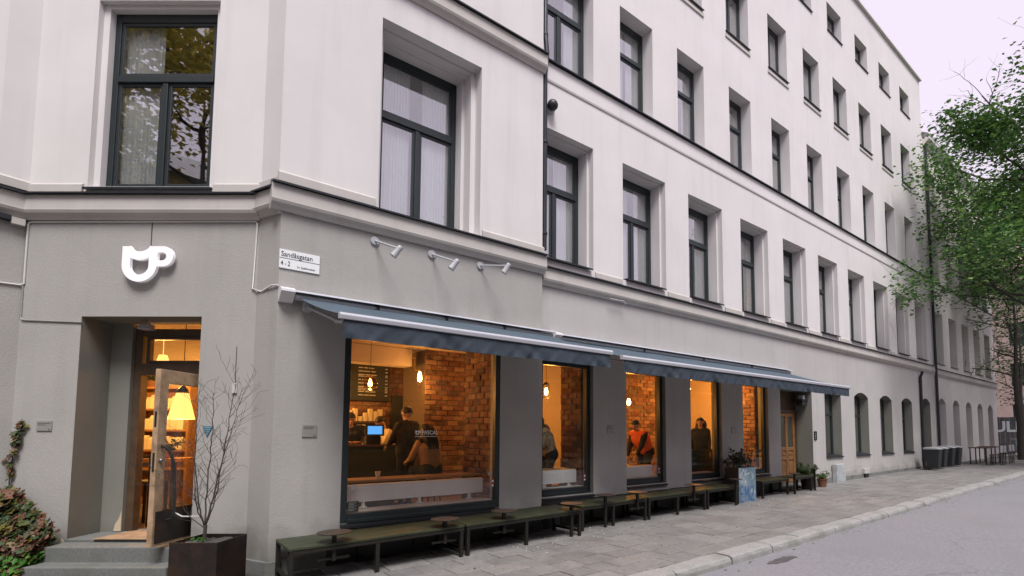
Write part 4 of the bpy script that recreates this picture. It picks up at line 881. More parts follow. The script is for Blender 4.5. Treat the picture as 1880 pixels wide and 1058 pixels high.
# ------------------------------------------------------------------ people
def capsule(mb, a, b, ra, rb, n=14):
    a, b = Vector(a), Vector(b); mb.sphere(a, ra, n, 8); mb.sphere(b, rb, n, 8)
    if (b-a).length > 1e-4: mb.tube([a, b], [ra, rb], n)
def ik(a, t, l1, l2, hint):
    a, t = Vector(a), Vector(t); v = t-a; L = min(v.length, (l1+l2)*.995); v.normalize(); t = a+v*L
    x = (l1*l1-l2*l2+L*L)/(2*L); hh = math.sqrt(max(0, l1*l1-x*x)); hn = Vector(hint)-v*Vector(hint).dot(v); hn.normalize()
    return a+v*x+hn*hh, t
def person(lab, loc, ang, hip=0.93, lean=0.0, turn=0.0, head_pitch=0.0, head_yaw=0.0, hands=None, feet=None, top='cl_black', sleeve=None, legs='jeans', hair='short', hood=None, bulk=1.0, back_top=None):
    """local frame: x right, y forward, z up; one continuous skin mesh, coloured by the nearest limb"""
    sleeve = sleeve or top
    caps = []
    def C(a, b, ra, rb, m): caps.append((Vector(a), Vector(b), ra, rb, m))
    H = Vector((0, 0, hip)); ax = Vector((0, math.sin(lean), math.cos(lean))); fwd = Vector((0, math.cos(lean), -math.sin(lean))); X = Vector((1, 0, 0))
    ch = H+ax*.36; sh = H+ax*.49; nk = H+ax*.55
    for s in (-1, 1):
        C(H+X*s*.085, H+X*s*.09+ax*.05, .105*bulk, .10*bulk, legs); C(H+X*s*.075+ax*.08, ch+X*s*.085, .10*bulk, .125*bulk, top); C(sh+X*s*.03, sh+X*s*.165, .075*bulk, .065*bulk, back_top or sleeve)
    C(H+ax*.1, ch, .115*bulk, .13*bulk, top); C(ch, sh-ax*.02, .13*bulk, .085*bulk, back_top or top)
    hp = lean*.75+head_pitch; hax = Vector((math.sin(head_yaw)*math.sin(hp), math.cos(head_yaw)*math.sin(hp), math.cos(hp)))
    hd = nk+(ax*.3+hax*.7).normalized()*.155; f = Vector((math.sin(head_yaw)*math.cos(hp), math.cos(head_yaw)*math.cos(hp), -math.sin(hp))); hr = f.cross(hax).normalized()
    C(sh, nk+hax*.06, .062, .055, 'skin'); C(hd+f*-.02+hax*.02, hd+f*.012+hax*.025, .092, .088, 'skin'); C(hd-hax*.06+f*.03, hd-hax*.085+f*.055, .058, .036, 'skin'); C(hd+f*.088-hax*.005, hd+f*.115-hax*.035, .012, .017, 'skin')
    for s in (-1, 1): C(hd+hr*s*.088-f*.005, hd+hr*s*.094-f*.012-hax*.03, .016, .012, 'skin')
    hands = hands or ((-.24, .10, .80), (.24, .10, .80)); feet = feet or ((-.11, .0, 0), (.11, .05, 0))
    for s, hnd in zip((-1, 1), hands):
        S0 = sh+X*s*.185-ax*.01; el, hw = ik(S0, hnd, .29, .265, (s*.6, -.5, -.6))
        C(S0, el, .058*bulk, .046*bulk, sleeve); C(el, el+(hw-el)*.92, .045*bulk, .032, sleeve); C(el+(hw-el)*.9, hw, .029, .027, 'skin')
        d = (hw-el).normalized(); sd = d.cross(Vector((0, 0, 1)) if abs(d.z) < .9 else Vector((0, 1, 0))).normalized(); nn = sd.cross(d)
        C(hw, hw+d*.07, .027, .030, 'skin')
        for i, (o_, L) in enumerate(((-.027, .066), (-.009, .078), (.009, .074), (.027, .058))):
            b0 = hw+d*.085+sd*o_; b1 = b0+(d*.8+nn*-.4).normalized()*L*.55; b2 = b1+(d*.4+nn*-.85).normalized()*L*.45; C(b0, b1, .0105, .0095, 'skin'); C(b1, b2, .0095, .008, 'skin')
        t0 = hw+d*.03-sd*s*.03; C(t0, t0+(d*.7-sd*s*.7).normalized()*.05, .013, .010, 'skin')
    for s, ft in zip((-1, 1), feet):
        kn, an = ik(H+X*s*.09, (ft[0], ft[1], ft[2]+.085), .45, .43, (0, 1, 0.1))
        C(H+X*s*.09, kn, .088*bulk, .062, legs); C(kn, an, .060, .045, legs); C(an-Vector((0, .03, .035)), an+Vector((s*.02, .16, -.045)), .042, .036, 'cl_black')
    mb = MB()
    for a, b, ra, rb, m_ in caps: capsule(mb, a, b, ra, rb)
    me = bpy.data.meshes.new('tmp'); me.from_pydata(mb.v, [], mb.f); to = bpy.data.objects.new('tmp', me); COL.objects.link(to)
    rm = to.modifiers.new('r', 'REMESH'); rm.mode = 'VOXEL'; rm.voxel_size = .0125
    sm = to.modifiers.new('s', 'SMOOTH'); sm.iterations = 3; sm.factor = .5
    dg = bpy.context.evaluated_depsgraph_get(); m2 = bpy.data.meshes.new_from_object(to.evaluated_get(dg)); bpy.data.objects.remove(to); bpy.data.meshes.remove(me)
    mats = []; idx = {}
    for c_ in caps:
        if c_[4] not in idx: idx[c_[4]] = len(mats); mats.append(c_[4])
    m2.materials.clear()
    for q in mats: m2.materials.append(M[q])
    import numpy as np
    nf = len(m2.polygons); cen = np.empty(nf*3); m2.polygons.foreach_get('center', cen); cen = cen.reshape(-1, 3); best = np.full(nf, 1e9); bi = np.zeros(nf, dtype=np.int32)
    for a, b, ra, rb, m_ in caps:
        A, Bv = np.array(a), np.array(b); ab = Bv-A; L2 = max(1e-9, ab@ab); t = np.clip(((cen-A)@ab)/L2, 0, 1); dist = np.linalg.norm(cen-(A+t[:, None]*ab), axis=1)-(ra+(rb-ra)*t)
        k_ = dist < best; best[k_] = dist[k_]; bi[k_] = idx[m_]
    m2.polygons.foreach_set('material_index', bi); m2.polygons.foreach_set('use_smooth', [True]*nf)
    t = thing('person', lab, 'person', loc); t.rotation_euler = (0, 0, ang)
    bo = bpy.data.objects.new('body', m2); COL.objects.link(bo); bo.parent = t
    def loc_part(mb_, nm, m_):
        me_ = bpy.data.meshes.new(nm); me_.from_pydata(mb_.v, [], mb_.f); me_.materials.append(m_); me_.polygons.foreach_set('use_smooth', [True]*len(me_.polygons))
        o_ = bpy.data.objects.new(nm, me_); COL.objects.link(o_); o_.parent = t; return o_
    rot = Matrix((hr, f, hax)).transposed()
    if hair:
        k = MB(); n, m_ = 22, 12; vs = []
        for i in range(m_+1):
            th = math.pi*(i/m_)*(.62 if hair != 'long' else .72)
            for j in range(n):
                a = 2*math.pi*j/n; v = Vector((math.sin(th)*math.cos(a)*.100, math.sin(th)*math.sin(a)*.112, math.cos(th)*.108))
                if v.y > 0: v.z = max(v.z, .028+.02*abs(v.x)/.1*-1)           # hairline above the face
                wob = 1+.03*math.sin(a*9+th*7); vs.append(hd+hax*.022-f*.012+rot @ (v*wob))
        k.add(vs, [(i*n+j, i*n+(j+1) % n, (i+1)*n+(j+1) % n, (i+1)*n+j) for i in range(m_) for j in range(n)])
        if hair == 'long':
            for s in (-1, -.5, 0, .5, 1): k.tube([hd-f*.06+hr*s*.07+hax*.03, hd-f*.085+hr*s*.085-hax*.08, sh-fwd*.10+X*s*.10, sh-fwd*.125+X*s*.09-ax*.16], [.055, .058, .05, .02], 8)
        loc_part(k, 'hair', M['hair'])
    if hood:
        k = MB(); n, m_ = 22, 12; vs = []
        for i in range(m_+1):
            th = .15+math.pi*(i/m_)*.80
            for j in range(n):
                a = 2*math.pi*j/n; v = Vector((math.sin(th)*math.cos(a)*.128, -math.cos(th)*-.135*(1)-.03, math.sin(th)*math.sin(a)*.140))
                vs.append(hd+rot @ v*1.0)
        k.add(vs, [(i*n+j, i*n+(j+1) % n, (i+1)*n+(j+1) % n, (i+1)*n+j) for i in range(3, m_) for j in range(n)])
        k.tube([sh-fwd*.09-X*.12, sh-fwd*.14+ax*.04, sh-fwd*.09+X*.12], [.05, .075, .05], 10); loc_part(k, 'hood', M[hood])
    k = MB()
    for s in (-1, 1): k.sphere(hd+f*.086+hr*s*.032+hax*.012, .0105, 10, 6)
    loc_part(k, 'eyes', M['eye'])
    k = MB(); k.tube([hd+f*.082-hr*.022-hax*.066, hd+f*.094-hax*.068, hd+f*.082+hr*.022-hax*.066], [.004, .007, .004], 6); loc_part(k, 'mouth', M['lip'])
    return t
person('barista in black with a dark cap at the far left of the counter', (3.30, 3.45, FLZ), R(170), top='cl_black', legs='cl_black', hands=((-.2, .35, 1.1), (.2, .35, 1.1)), head_pitch=.3)
person('barista in a cream shirt leaning over the counter behind the customer', (4.10, 3.15, FLZ), R(95), lean=.45, head_pitch=.2, top='cl_white', legs='cl_black', hands=((-.2, .62, 1.12), (.2, .62, 1.12)))
person('standing customer in dark clothes seen from behind at the counter', (3.78, 1.75, FLZ), R(18), hip=1.0, top='cl_black', legs='cl_black', hair='short', hands=((-.16, .34, 1.12), (.16, .34, 1.12)), bulk=1.32, head_pitch=.25)
person('seated guest with long dark hair in a tan and black jacket', (3.97, 1.10, FLZ), R(12), hip=.72, lean=.28, top='cl_tan', sleeve='cl_tan', back_top='cl_black', legs='jeans', hair='long', hands=((-.22, .42, .86), (.20, .45, .86)), feet=((-.14, .34, .22), (.14, .34, .22)), bulk=1.12, head_pitch=.25)
person('hooded guest in a beige patterned jacket bending over the window table', (6.42, 0.98, FLZ), R(85), lean=.42, head_pitch=.30, top='cl_beige', legs='cl_black', hair=None, hood='cl_grey', hands=((-.1, .46, .84), (.2, .48, .84)), bulk=1.32)
person('guest in an orange vest with dark sleeves bending forward', (9.22, 0.92, FLZ), R(92), lean=.58, head_pitch=-.1, top='cl_orange', sleeve='cl_black', back_top='cl_orange', legs='cl_black', hair='short', hands=((-.15, .55, .80), (.15, .50, .72)), bulk=1.38)
person('smiling guest with dark hair and a navy coat in the fourth shop window', (11.05, 0.72, FLZ), R(126), top='cl_navy', legs='cl_black', hair='long', head_yaw=.25, head_pitch=.08, hands=((-.22, .16, .82), (.24, .10, .80)), bulk=1.05)
sf = thing('high_bench', 'dark high backed bench in front of the navy coat guest', 'bench', (10.6, .5, FLZ))
k = MB(); k.box(9.80, 11.60, .44, .50, FLZ, 1.27); k.build('backrest', M['counter'], sf, bevel=.01)
k = MB(); k.box(9.80, 11.60, .502, .60, FLZ, .80); k.build('seat', M['darkwood'], sf)
for (x, y, z, lab) in ((5.78, .62, .965, 'white paper cup on the table below the hooded guest'), (2.9, .72, .965, 'white paper cup on the long window table')):
    k = MB(); k.lathe((x, y, z), [(.028, 0), (.042, .10), (.040, .10), (.026, .004)], 14); tag(k.build('paper_cup', M['cup_paper'], smooth=40), lab, 'cup')

# ------------------------------------------------------------------ awnings
def awning(lab, F, c0, c1, b0, b1, proj, z_wall, z_front, val, cassette_z, seed, elbow):
    t = thing('awning', lab, 'awning', F((c0+c1)/2, 0, z_wall), 'awnings over the shop windows'); rr = random.Random(seed)
    k = MB(); k.prism(F, [(-.003, cassette_z), (-.16, cassette_z-.025), (-.175, cassette_z-.05), (-.15, cassette_z-.05), (-.02, cassette_z-.03), (-.003, cassette_z-.03)], c0+.16, c1)
    k.build('cover_rail', M['bar_grey'], t)
    k = MB(); k.poly(Fr(F(c0, 0, 0), -F.n, F.u), [(0.003, cassette_z-.17), (.05, cassette_z-.16), (.19, cassette_z-.06), (.19, cassette_z-.03), (.10, cassette_z+.005), (.003, cassette_z+.005)], 0, .16)
    k.build('end_housing', M['white'], t)
    k = MB(); k.tube([F(c0+.17, -.085, cassette_z-.095), F(c1-.02, -.085, cassette_z-.095)], .042, 14); k.build('roller_tube', M['grey_metal'], t, smooth=50)
    # cloth with a slight sag and faint seams
    k = MB(); n, m_ = 60, 14
    def P(i, j):
        s = i/n; q = j/m_; u = (c0+.22)*(1-q)+b0*q+((c1-.04)*(1-q)+b1*q-((c0+.22)*(1-q)+b0*q))*s
        z = z_wall-.07+(z_front-.0-z_wall+.07)*q-.030*math.sin(math.pi*q)*(.8+.2*math.sin(s*9))+.004*math.sin(s*math.pi*2*(c1-c0)/1.2)
        return F(u, -.10-(proj-.12)*q, z)
    vs = [P(i, j) for j in range(m_+1) for i in range(n+1)]
    fs = [(j*(n+1)+i, j*(n+1)+i+1, (j+1)*(n+1)+i+1, (j+1)*(n+1)+i) for j in range(m_) for i in range(n)]
    k.add(vs, fs); k.build('canopy_cloth', M['awning'], t, smooth=60)
    k = MB(); k.prism(F, [(-proj+.03, z_front+.015), (-proj-.045, z_front+.005), (-proj-.06, z_front-.02), (-proj-.05, z_front-.065), (-proj+.03, z_front-.055)], b0-.02, b1+.02); k.build('front_bar', M['bar_grey'], t, bevel=.006)
    # valance: wavy hanging strip with pinched seams
    k = MB(); n = int((b1-b0)*46); m_ = 6; sp = 1.22
    vs = []
    for j in range(m_+1):
        for i in range(n+1):
            u = b0+.02+(b1-b0-.04)*i/n; q = j/m_; ph = ((u-b0) % sp)/sp; near = min(ph, 1-ph)*sp
            pinch = math.exp(-(near/.05)**2)*.020*q; wob = (.007*math.sin(u*9+seed)+.006*math.sin(u*23+q*4)+.004*math.sin(u*41+q*7))*q
            crease = .016*math.sin((u-q*.22)*19)*math.exp(-(near/.26)**2)*q
            vs.append(F(u, -proj-.03+pinch*1.2+wob+crease, z_front-.06-(val+.012*math.exp(-(near/.04)**2)*-1)*q))
    fs = [(j*(n+1)+i, j*(n+1)+i+1, (j+1)*(n+1)+i+1, (j+1)*(n+1)+i) for j in range(m_) for i in range(n)]
    k.add(vs, fs); k.build('valance', M['valance'], t, smooth=70)
    for i, u in enumerate([c0+.32]+[c0+(c1-c0)*q for q in elbow]+[c1-.35]):
        sg_ = 1 if u < (c0+c1)/2 else -1
        k = MB(); a = F(u, -.06, z_wall-.16); e = F(u+sg_*.16, -.82, z_wall-.44); w_ = F(u+sg_*.02, -proj+.04, z_front-.085)
        k.tube([a, e], .022, 8); k.tube([e, w_], .018, 8); k.sphere(e, .038, 10, 8); k.fbox(F, u-.05, u+.05, -.10, -.0, z_wall-.22, z_wall-.10); k.build('folding_arm', M['grey_metal'], t)
    for q in (.28, .52, .76):
        u = c0+(c1-c0)*q; k = MB(); k.fbox(F, u-.02, u+.02, -.14, -.002, cassette_z-.12, cassette_z-.031); k.build('rail_bracket', M['black'], t)
    return t
awning('left slate blue awning with white front bar over the largest shop window', FC, 1.30, 5.58, 1.60, 5.50, 1.60, 3.42, 2.90, .20, 3.455, 1, (.5,))
awning('longer slate blue awning stretching to the brown house door', FM, 5.66, 14.15, 5.82, 14.10, 1.66, 3.40, 2.865, .20, 3.46, 2, (.25, .5, .75))

# ------------------------------------------------------------------ things on the walls
sn = thing('street_sign', 'white enamel street name plate on the corner above the awning', 'street sign', (1.53, -.13, 3.72))
k = MB(); k.fbox(FC, 1.295, 1.765, -.016, -.002, 3.720, 3.960); k.build('plate', M['sign_white'], sn, bevel=.003)
text('Sandåsgatan', .092, FC, 1.312, -.0175, 3.873, 'street_name', M['ink'], sn, .83, .0004, .0008)
text('4 - 2', .084, FC, 1.312, -.0175, 3.757, 'house_numbers', M['ink'], sn, .68, .0006, .0008)
text('kv. Spelbomskan', .040, FC, 1.50, -.0175, 3.750, 'block_name', M['ink'], sn, .80, 0.0, .0008)
k = MB(); k.fbox(FC, 1.297, 1.763, -.0185, -.0162, 3.848, 3.853); k.build('divider_line', M['ink'], sn)
for i, (u, dz, lab) in enumerate(((2.47, 0, 'grey wall spotlight nearest the street sign'), (3.32, 0, 'middle grey wall spotlight of the three above the awning'), (4.15, 0, 'grey wall spotlight with its arm level, nearest the drainpipe'))):
    t = thing('wall_spotlight', lab, 'spotlight', FC(u, -.02, 4.34), 'wall spotlights above the awning'); z = 4.34
    fm = Matrix(((1, 0, 0), (0, 0, -1), (0, 1, 0)))
    k = MB(); k.lathe(FC(u, 0, z), [(.062, .001), (.062, .02), (.055, .028), (.012, .03)], 20, F=fm); k.build('wall_plate', M['grey_metal'], t, smooth=40)
    e = FC(u+(.17 if i < 2 else .23), -.48, z-(.20 if i < 2 else .07)); k = MB(); k.tube([FC(u, -.025, z), e], .014, 10); k.build('arm', M['grey_metal'], t, smooth=50)
    ax_ = Vector((.52, -.22, .80)).normalized() if i < 2 else Vector((.42, -.25, .85)).normalized(); xx = ax_.orthogonal().normalized(); yy = ax_.cross(xx)
    k = MB(); k.lathe(e+ax_*.015, [(.054, -.15), (.048, -.148), (.047, -.14), (.037, -.02), (.040, .005), (.034, .02), (.01, .022)], 18, F=Matrix((xx, yy, ax_)).transposed()); k.build('lamp_head', M['grey_metal'], t, smooth=40)
cg = cup_shape(FE, 1.165, 3.57, .46, -.085, -.042, 'cup_sign', M['cup'], None)
tag(cg, 'white raised cup shaped sign above the cafe entrance', 'sign')
k = MB()
for u, z in ((1.22, 3.95), (1.38, 3.62), (1.70, 3.86)): k.tube([FE(u, -.046, z), FE(u, 0, z)], .012, 8)
k.build('spacer', M['grey_metal'], cg)
def cable(lab, pts, r, m, name='cable', clips=True):
    k = MB(); k.tube(pts, r, 8); t = tag(k.build(name, M[m], smooth=60), lab, 'cable'); return t
def bend(F, uz, d=-.012, r=.035):
    out = []
    for i, (u, z) in enumerate(uz):
        p = F(u, d, z)
        if 0 < i < len(uz)-1:
            a = F(*[uz[i-1][0], d, uz[i-1][1]]); b = F(*[uz[i+1][0], d, uz[i+1][1]]); da = (a-p).normalized(); db = (b-p).normalized()
            for q in range(5): s = q/4; out.append(p+da*r*(1-s)**2+db*r*s**2)
        else: out.append(p)
    return out
cable('white cable looping under the cornice round the entrance wall to the awning', bend(FE, [(-.14, 3.56), (-.14, 4.375), (1.4, 4.38), (2.83, 4.385), (2.80, 3.50)], r=.05)+[Vector((1.165, .18, 3.45)), Vector((1.24, -.04, 3.50)), Vector((1.295, -.14, 3.49))], .011, 'cable')
cable('white cable running off round the left edge of the building', [FE(-.14, -.012, 3.56), FL(-.03, -.013, 3.54), FL(-.2, -.013, 3.53), FL(-1.8, -.013, 3.50)], .011, 'cable')
cable('thin grey conduit from the left edge into the door recess', bend(FE, [(-.155, 4.34), (-.15, 3.09), (.64, 3.06)], d=-.010, r=.05), .009, 'plaque')
cable('thin dark wire from the cornice down to the cup sign', [FE(1.46, -.006, 4.45), FE(1.46, -.006, 3.98)], .004, 'black')
cable('thin vertical wire down the entrance wall to the little switch box', [FE(2.63, -.006, 2.75), FE(2.63, -.006, 2.28)], .003, 'black')
k = MB(); k.fbox(FL, -1.6, -.16, -.09, -.002, 4.33, 4.40); t = tag(k.build('duct', M['flash'], bevel=.006), 'dark metal duct under the cornice at the left edge', 'duct'); k = MB(); k.fbox(FL, -.155, -.03, -.08, -.002, 4.30, 4.385); k.build('duct_cap', M['plaster_trim'], t)
sb = MB(); sb.fbox(FE, 2.60, 2.66, -.022, -.001, 2.15, 2.28); tag(sb.build('switch_box', M['plaster_trim'], bevel=.006), 'little pale switch box above the bare tree', 'switch box')
def plaque(lab, F, u0, u1, z0, z1, lines=True):
    t = thing('plaque', lab, 'plaque', F(u0, -.01, z0), 'small notice plaques on the plaster'); k = MB(); k.fbox(F, u0, u1, -.014, -.001, z0, z1); k.build('plate', M['plaque'], t, bevel=.002)
    k = MB(); w_ = u1-u0; rr = random.Random(int(u0*100))
    for i in range(2): k.fbox(F, u0+.015, u0+w_*rr.uniform(.6, .92), -.0165, -.0142, z1-.03-.022*i, z1-.026-.022*i)
    k.fbox(F, u1-.035, u1-.02, -.0165, -.0142, z0+.012, z0+.02); k.build('print', M['ink'], t)
plaque('small grey plaque left of the cafe entrance above the ivy', FE, .155, .345, 1.675, 1.80)
plaque('small grey plaque on the pier left of the largest shop window', FC, 1.63, 1.80, 1.60, 1.755)
plaque('small pale plaque on the pier between second and third shop windows', FM, 7.08, 7.26, 1.64, 1.80)
plaque('small pale plaque on the pier right of the navy coat guest', FM, 11.33, 11.52, 1.64, 1.83)
tr = thing('triangle_plate', 'small teal triangular plate beside the cafe entrance', 'sign plate', FE(2.31, -.01, 1.6))
k = MB(); k.poly(FE, [(2.245, 1.735), (2.31, 1.60), (2.375, 1.735)], -.012, -.001); k.build('plate', M['teal'], tr)
k = MB()
for i in range(4): w_ = .05-.012*i; k.fbox(FE, 2.31-w_+.004, 2.31+w_-.004, -.0145, -.0122, 1.713-.026*i, 1.722-.026*i)
k.build('print', M['teal_lt'], tr)
wl = thing('door_lamp', 'white ceiling floodlight in the door recess above the transom', 'lamp', FE(1.26, .25, 3.1))
k = MB(); k.fbox(FE, 1.17, 1.33, .20, .32, 3.02, 3.03); k.fbox(FE, 1.185, 1.315, .21, .31, 3.03, 3.085); 
for i in range(6): k.fbox(FE, 1.19+.021*i, 1.20+.021*i, .2, .21, 3.03, 3.08)
k.tube([FE(1.27, .26, 3.085), FE(1.29, .26, 3.139)], .015, 8); k.build('lamp_body', M['grey_metal'], wl, bevel=.002)
ic = thing('intercom', 'black intercom panel beside the brown house door', 'intercom', (15.66, -.01, 1.55)); 
k = MB(); k.box(15.64, 15.80, -.03, -.001, 1.46, 1.72); k.build('case', M['black'], ic, bevel=.008)
k = MB()
for i in range(4): k.box(15.67, 15.70, -.034, -.031, 1.50+.045*i, 1.52+.045*i)
k.build('button', M['grey_metal'], ic)
ln = thing('door_lantern', 'dark lantern mounted high in the recess of the brown door', 'lamp', (15.45, .25, 2.7))
k = MB(); k.box(15.22, 15.56, .10, .34, 2.62, 2.68); k.box(15.25, 15.54, .12, .32, 2.48, 2.618); k.box(15.4, 15.57, .2, .24, 2.70, 2.80); k.build('lantern_body', M['lantern'], ln, bevel=.01)
k = MB(); k.box(15.33, 15.45, .14, .30, 2.682, 2.80); k.build('lamp_cap', M['grey_metal'], ln, bevel=.01)
dpx = thing('drainpipe', 'thin black drainpipe in the angle of the corner block', 'drainpipe', (5.5, -.06, 4.9))
k = MB(); k.tube([(5.475, -.075, 4.92), (5.475, -.075, 8.2), (5.475, -.13, 8.6), (5.475, -.075, 9.0), (5.475, -.075, TOP)], .045, 12); k.build('pipe', M['flash'], dpx, smooth=50)
for z in (5.2, 6.9, 8.95, 11): k = MB(); k.lathe((5.475, -.075, z), [(.056, 0), (.058, .02), (.056, .04)], 14); k.build('pipe_clamp', M['flash'], dpx)
al = thing('alarm_siren', 'round dark alarm siren on the facade beside the drainpipe', 'siren', (5.56, -.1, 7.6))
k = MB(); k.sphere((5.62, -.12, 7.66), .10, 18, 12); k.build('dome', M['lantern'], al, smooth=60)
k = MB(); k.lathe((5.62, -.02, 7.66), [(.12, 0), (.12, .02), (.05, .06)], 18, F=Matrix(((1, 0, 0), (0, 0, -1), (0, 1, 0)))); k.build('bracket', M['grey_metal'], al)
dp2 = thing('drainpipe', 'dark drainpipe running down to the pavement by the wheelie bins', 'drainpipe', (25.1, -.1, .2))
k = MB(); k.tube([(25.12, -.16, 4.25), (25.12, -.07, 4.0), (25.12, -.07, .35), (25.12, -.16, .25)], .055, 12); k.build('pipe', M['flash'], dp2, smooth=50)
for z in (1.2, 2.5, 3.8): k = MB(); k.lathe((25.12, -.07, z), [(.066, 0), (.066, .04)], 14); k.build('pipe_clamp', M['flash'], dp2)
ub = thing('utility_box', 'pale weathered utility box on the wall base under the arched windows', 'utility box', (17.0, -.1, .14))
k = MB(); k.box(16.72, 17.32, -.19, -.031, .11, .70); k.build('cabinet', M['box_grey'], ub, bevel=.012)
k = MB(); k.box(16.79, 17.25, -.196, -.191, .17, .64); k.build('cabinet_door', M['box_grey'], ub, bevel=.006)
vb = thing('wall_vent', 'small dark wall vent box near the foot of the facade', 'vent', (19.2, -.06, .2)); k = MB(); k.box(19.05, 19.40, -.10, -.031, .30, .46); k.build('hood', M['plaster_trim'], vb); k = MB(); k.box(19.10, 19.36, -.09, -.032, .16, .298); k.build('grille', M['black'], vb)
k = MB(); k.tube([(7.05, -.13, 4.29), (7.45, -.13, 4.30), (7.48, -.13, 4.24)], .012, 6); tag(k.build('flag_holder', M['grey_metal']), 'short rusty iron hook under the cornice of the long wing', 'hook')

# ------------------------------------------------------------------ benches and their little round tables
def bench(lab, x0, x1, y0, y1, legs, group='green benches along the facade', off=0.425):
    t = thing('bench', lab, 'bench', ((x0+x1)/2, (y0+y1)/2, ground_z((x0+x1)/2)), group); zt = lambda x: ground_z(x)+off
    n = 4 if (y1-y0) > .5 else 3; w = (y1-y0)/n
    for i in range(n):
        ya, yb = y0+w*i+.008, y0+w*(i+1)-.008; k = MB(); e = .006; p = []
        for x in (x0, x1): p += [(x, ya, zt(x)-.03), (x, yb, zt(x)-.03), (x, yb, zt(x)), (x, ya, zt(x))]
        k.add(p, [(0, 3, 2, 1), (4, 5, 6, 7), (0, 1, 5, 4), (1, 2, 6, 5), (2, 3, 7, 6), (3, 0, 4, 7)]); k.build('plank', M['bench_top'], t, bevel=.004)
    k = MB()
    for ya in (y0+.01, y1-.05):
        p = []
        for x in (x0+.005, x1-.005): p += [(x, ya, zt(x)-.075), (x, ya+.04, zt(x)-.075), (x, ya+.04, zt(x)-.037), (x, ya, zt(x)-.037)]
        k.add(p, [(0, 3, 2, 1), (4, 5, 6, 7), (0, 1, 5, 4), (1, 2, 6, 5), (2, 3, 7, 6), (3, 0, 4, 7)])
    k.build('seat_rail', M['bench_leg'], t)
    for x in legs:
        for ya in (y0+.012, y1-.055):
            k = MB(); k.box(x, x+.045, ya, ya+.045, ground_z(x)-.02, zt(x)-.037); k.build('leg', M['bench_leg'], t)
        k = MB(); k.box(x+.005, x+.04, y0+.058, y1-.056, ground_z(x)+.06, ground_z(x)+.095); k.build('stretcher', M['bench_leg'], t)
    return t
bench('long green slatted bench at the corner under the largest shop window', 1.37, 3.53, -.90, -.17, (1.375, 2.33, 3.47))
bench('green slatted bench under the right part of the left awning', 3.56, 5.66, -.90, -.17, (3.57, 4.55, 5.60))
bench('dark green bench under the second shop window', 5.85, 7.50, -.66, -.06, (5.87, 6.6, 7.44))
bench('dark green bench between the third and fourth shop windows', 7.54, 9.36, -.66, -.06, (7.55, 8.4, 9.30))
bench('dark green bench below the navy coat guest', 9.40, 10.60, -.66, -.06, (9.41, 10.54))
bench('short green bench right of the blue sprayed planter box', 11.75, 13.05, -.56, -.06, (11.78, 12.98))
bench('small dark bench left of the brown house door', 13.25, 14.25, -.60, -.14, (13.27, 14.18))
def disc(x, y, z, lab, ground=False, r=.19):
    t = thing('side_table', lab, 'small table', (x, y, ground_z(x)), 'round side tables along the benches')
    k = MB(); k.lathe((x, y, z), [(.01, -.014), (r-.01, -.012), (r, -.006), (r, 0), (.01, .001)], 30); k.build('table_top', M['disc'], t)
    zb = ground_z(x) if ground else z-.33
    k = MB(); k.box(x-.022, x+.022, y-.022, y+.022, zb, z-.012)
    if not ground: k.box(x-.18, x+.18, y+.0, y+.03, z-.32, z-.29)
    k.build('post', M['bench_leg'], t)
disc(1.86, -.82, .492, 'round rusty disc table leftmost on the corner bench')
disc(3.27, -.82, .502, 'round rusty disc table at the right end of the corner bench')
disc(4.22, -.80, .520, 'round rusty disc table on the bench below the radiator end')
disc(5.46, -.86, .53, 'round dark disc table on a post between left and second benches', True)
disc(6.42, -.64, .575, 'round dark disc table on a tall post under the second window', True)
disc(7.22, -.66, .57, 'round dark disc table at the right end of the second window bench')
disc(8.92, -.66, .60, 'round dark disc table below the third awning seam')
disc(10.35, -.72, .64, 'round dark disc table just left of the blue planter box', True, .15)
disc(13.2, -.62, .62, 'round dark disc table near the brown door bench', True, .15)
disc(14.35, -.6, .70, 'small dark disc table in front of the green door plant', True, .14)
# litter and cigarette ends
rr = random.Random(11); k = MB()
for i in range(70):
    x, y = (rr.uniform(4.2, 6.2), rr.uniform(-1.5, -.5)) if i < 40 else (rr.uniform(9.8, 15), rr.uniform(-1.4, -.5)); z = ground_z(x)+.006; a = rr.uniform(0, 3.1); L = rr.uniform(.006, .02)
    k.tube([(x, y, z), (x+math.cos(a)*L, y+math.sin(a)*L, z)], .005, 5)
tag(k.build('litter', M['litter']), kind='stuff')
k = MB()
for i in range(150):
    x = rr.uniform(2.5, 22); y = -3.34-abs(rr.gauss(0, .12)) if i < 95 else rr.uniform(-2.9, -.15); z = ground_z(x)+(-.107 if y < -3.2 else .012)
    leaf1(k, Vector((x, y, z)), rr.uniform(.025, .06), rr, (0, 0, 5), .7)
tag(k.build('fallen_leaves', M['leaf_ivy']), kind='stuff')
k = MB(); rr = random.Random(4); q_ = [(7.0+.36*math.cos(i*.35)*rr.uniform(.75, 1.1), -3.60+.10*math.sin(i*.35)*rr.uniform(.7, 1.15)) for i in range(18)]; k.add([(a, b, ground_z(a)-.110) for a, b in q_], [tuple(range(18))])
tag(k.build('asphalt_patch', mat('dark_oil_spot', (.10, .097, .10), .6, noise=(14, .4))), 'dark oily spot on the asphalt by the kerb', 'stain')

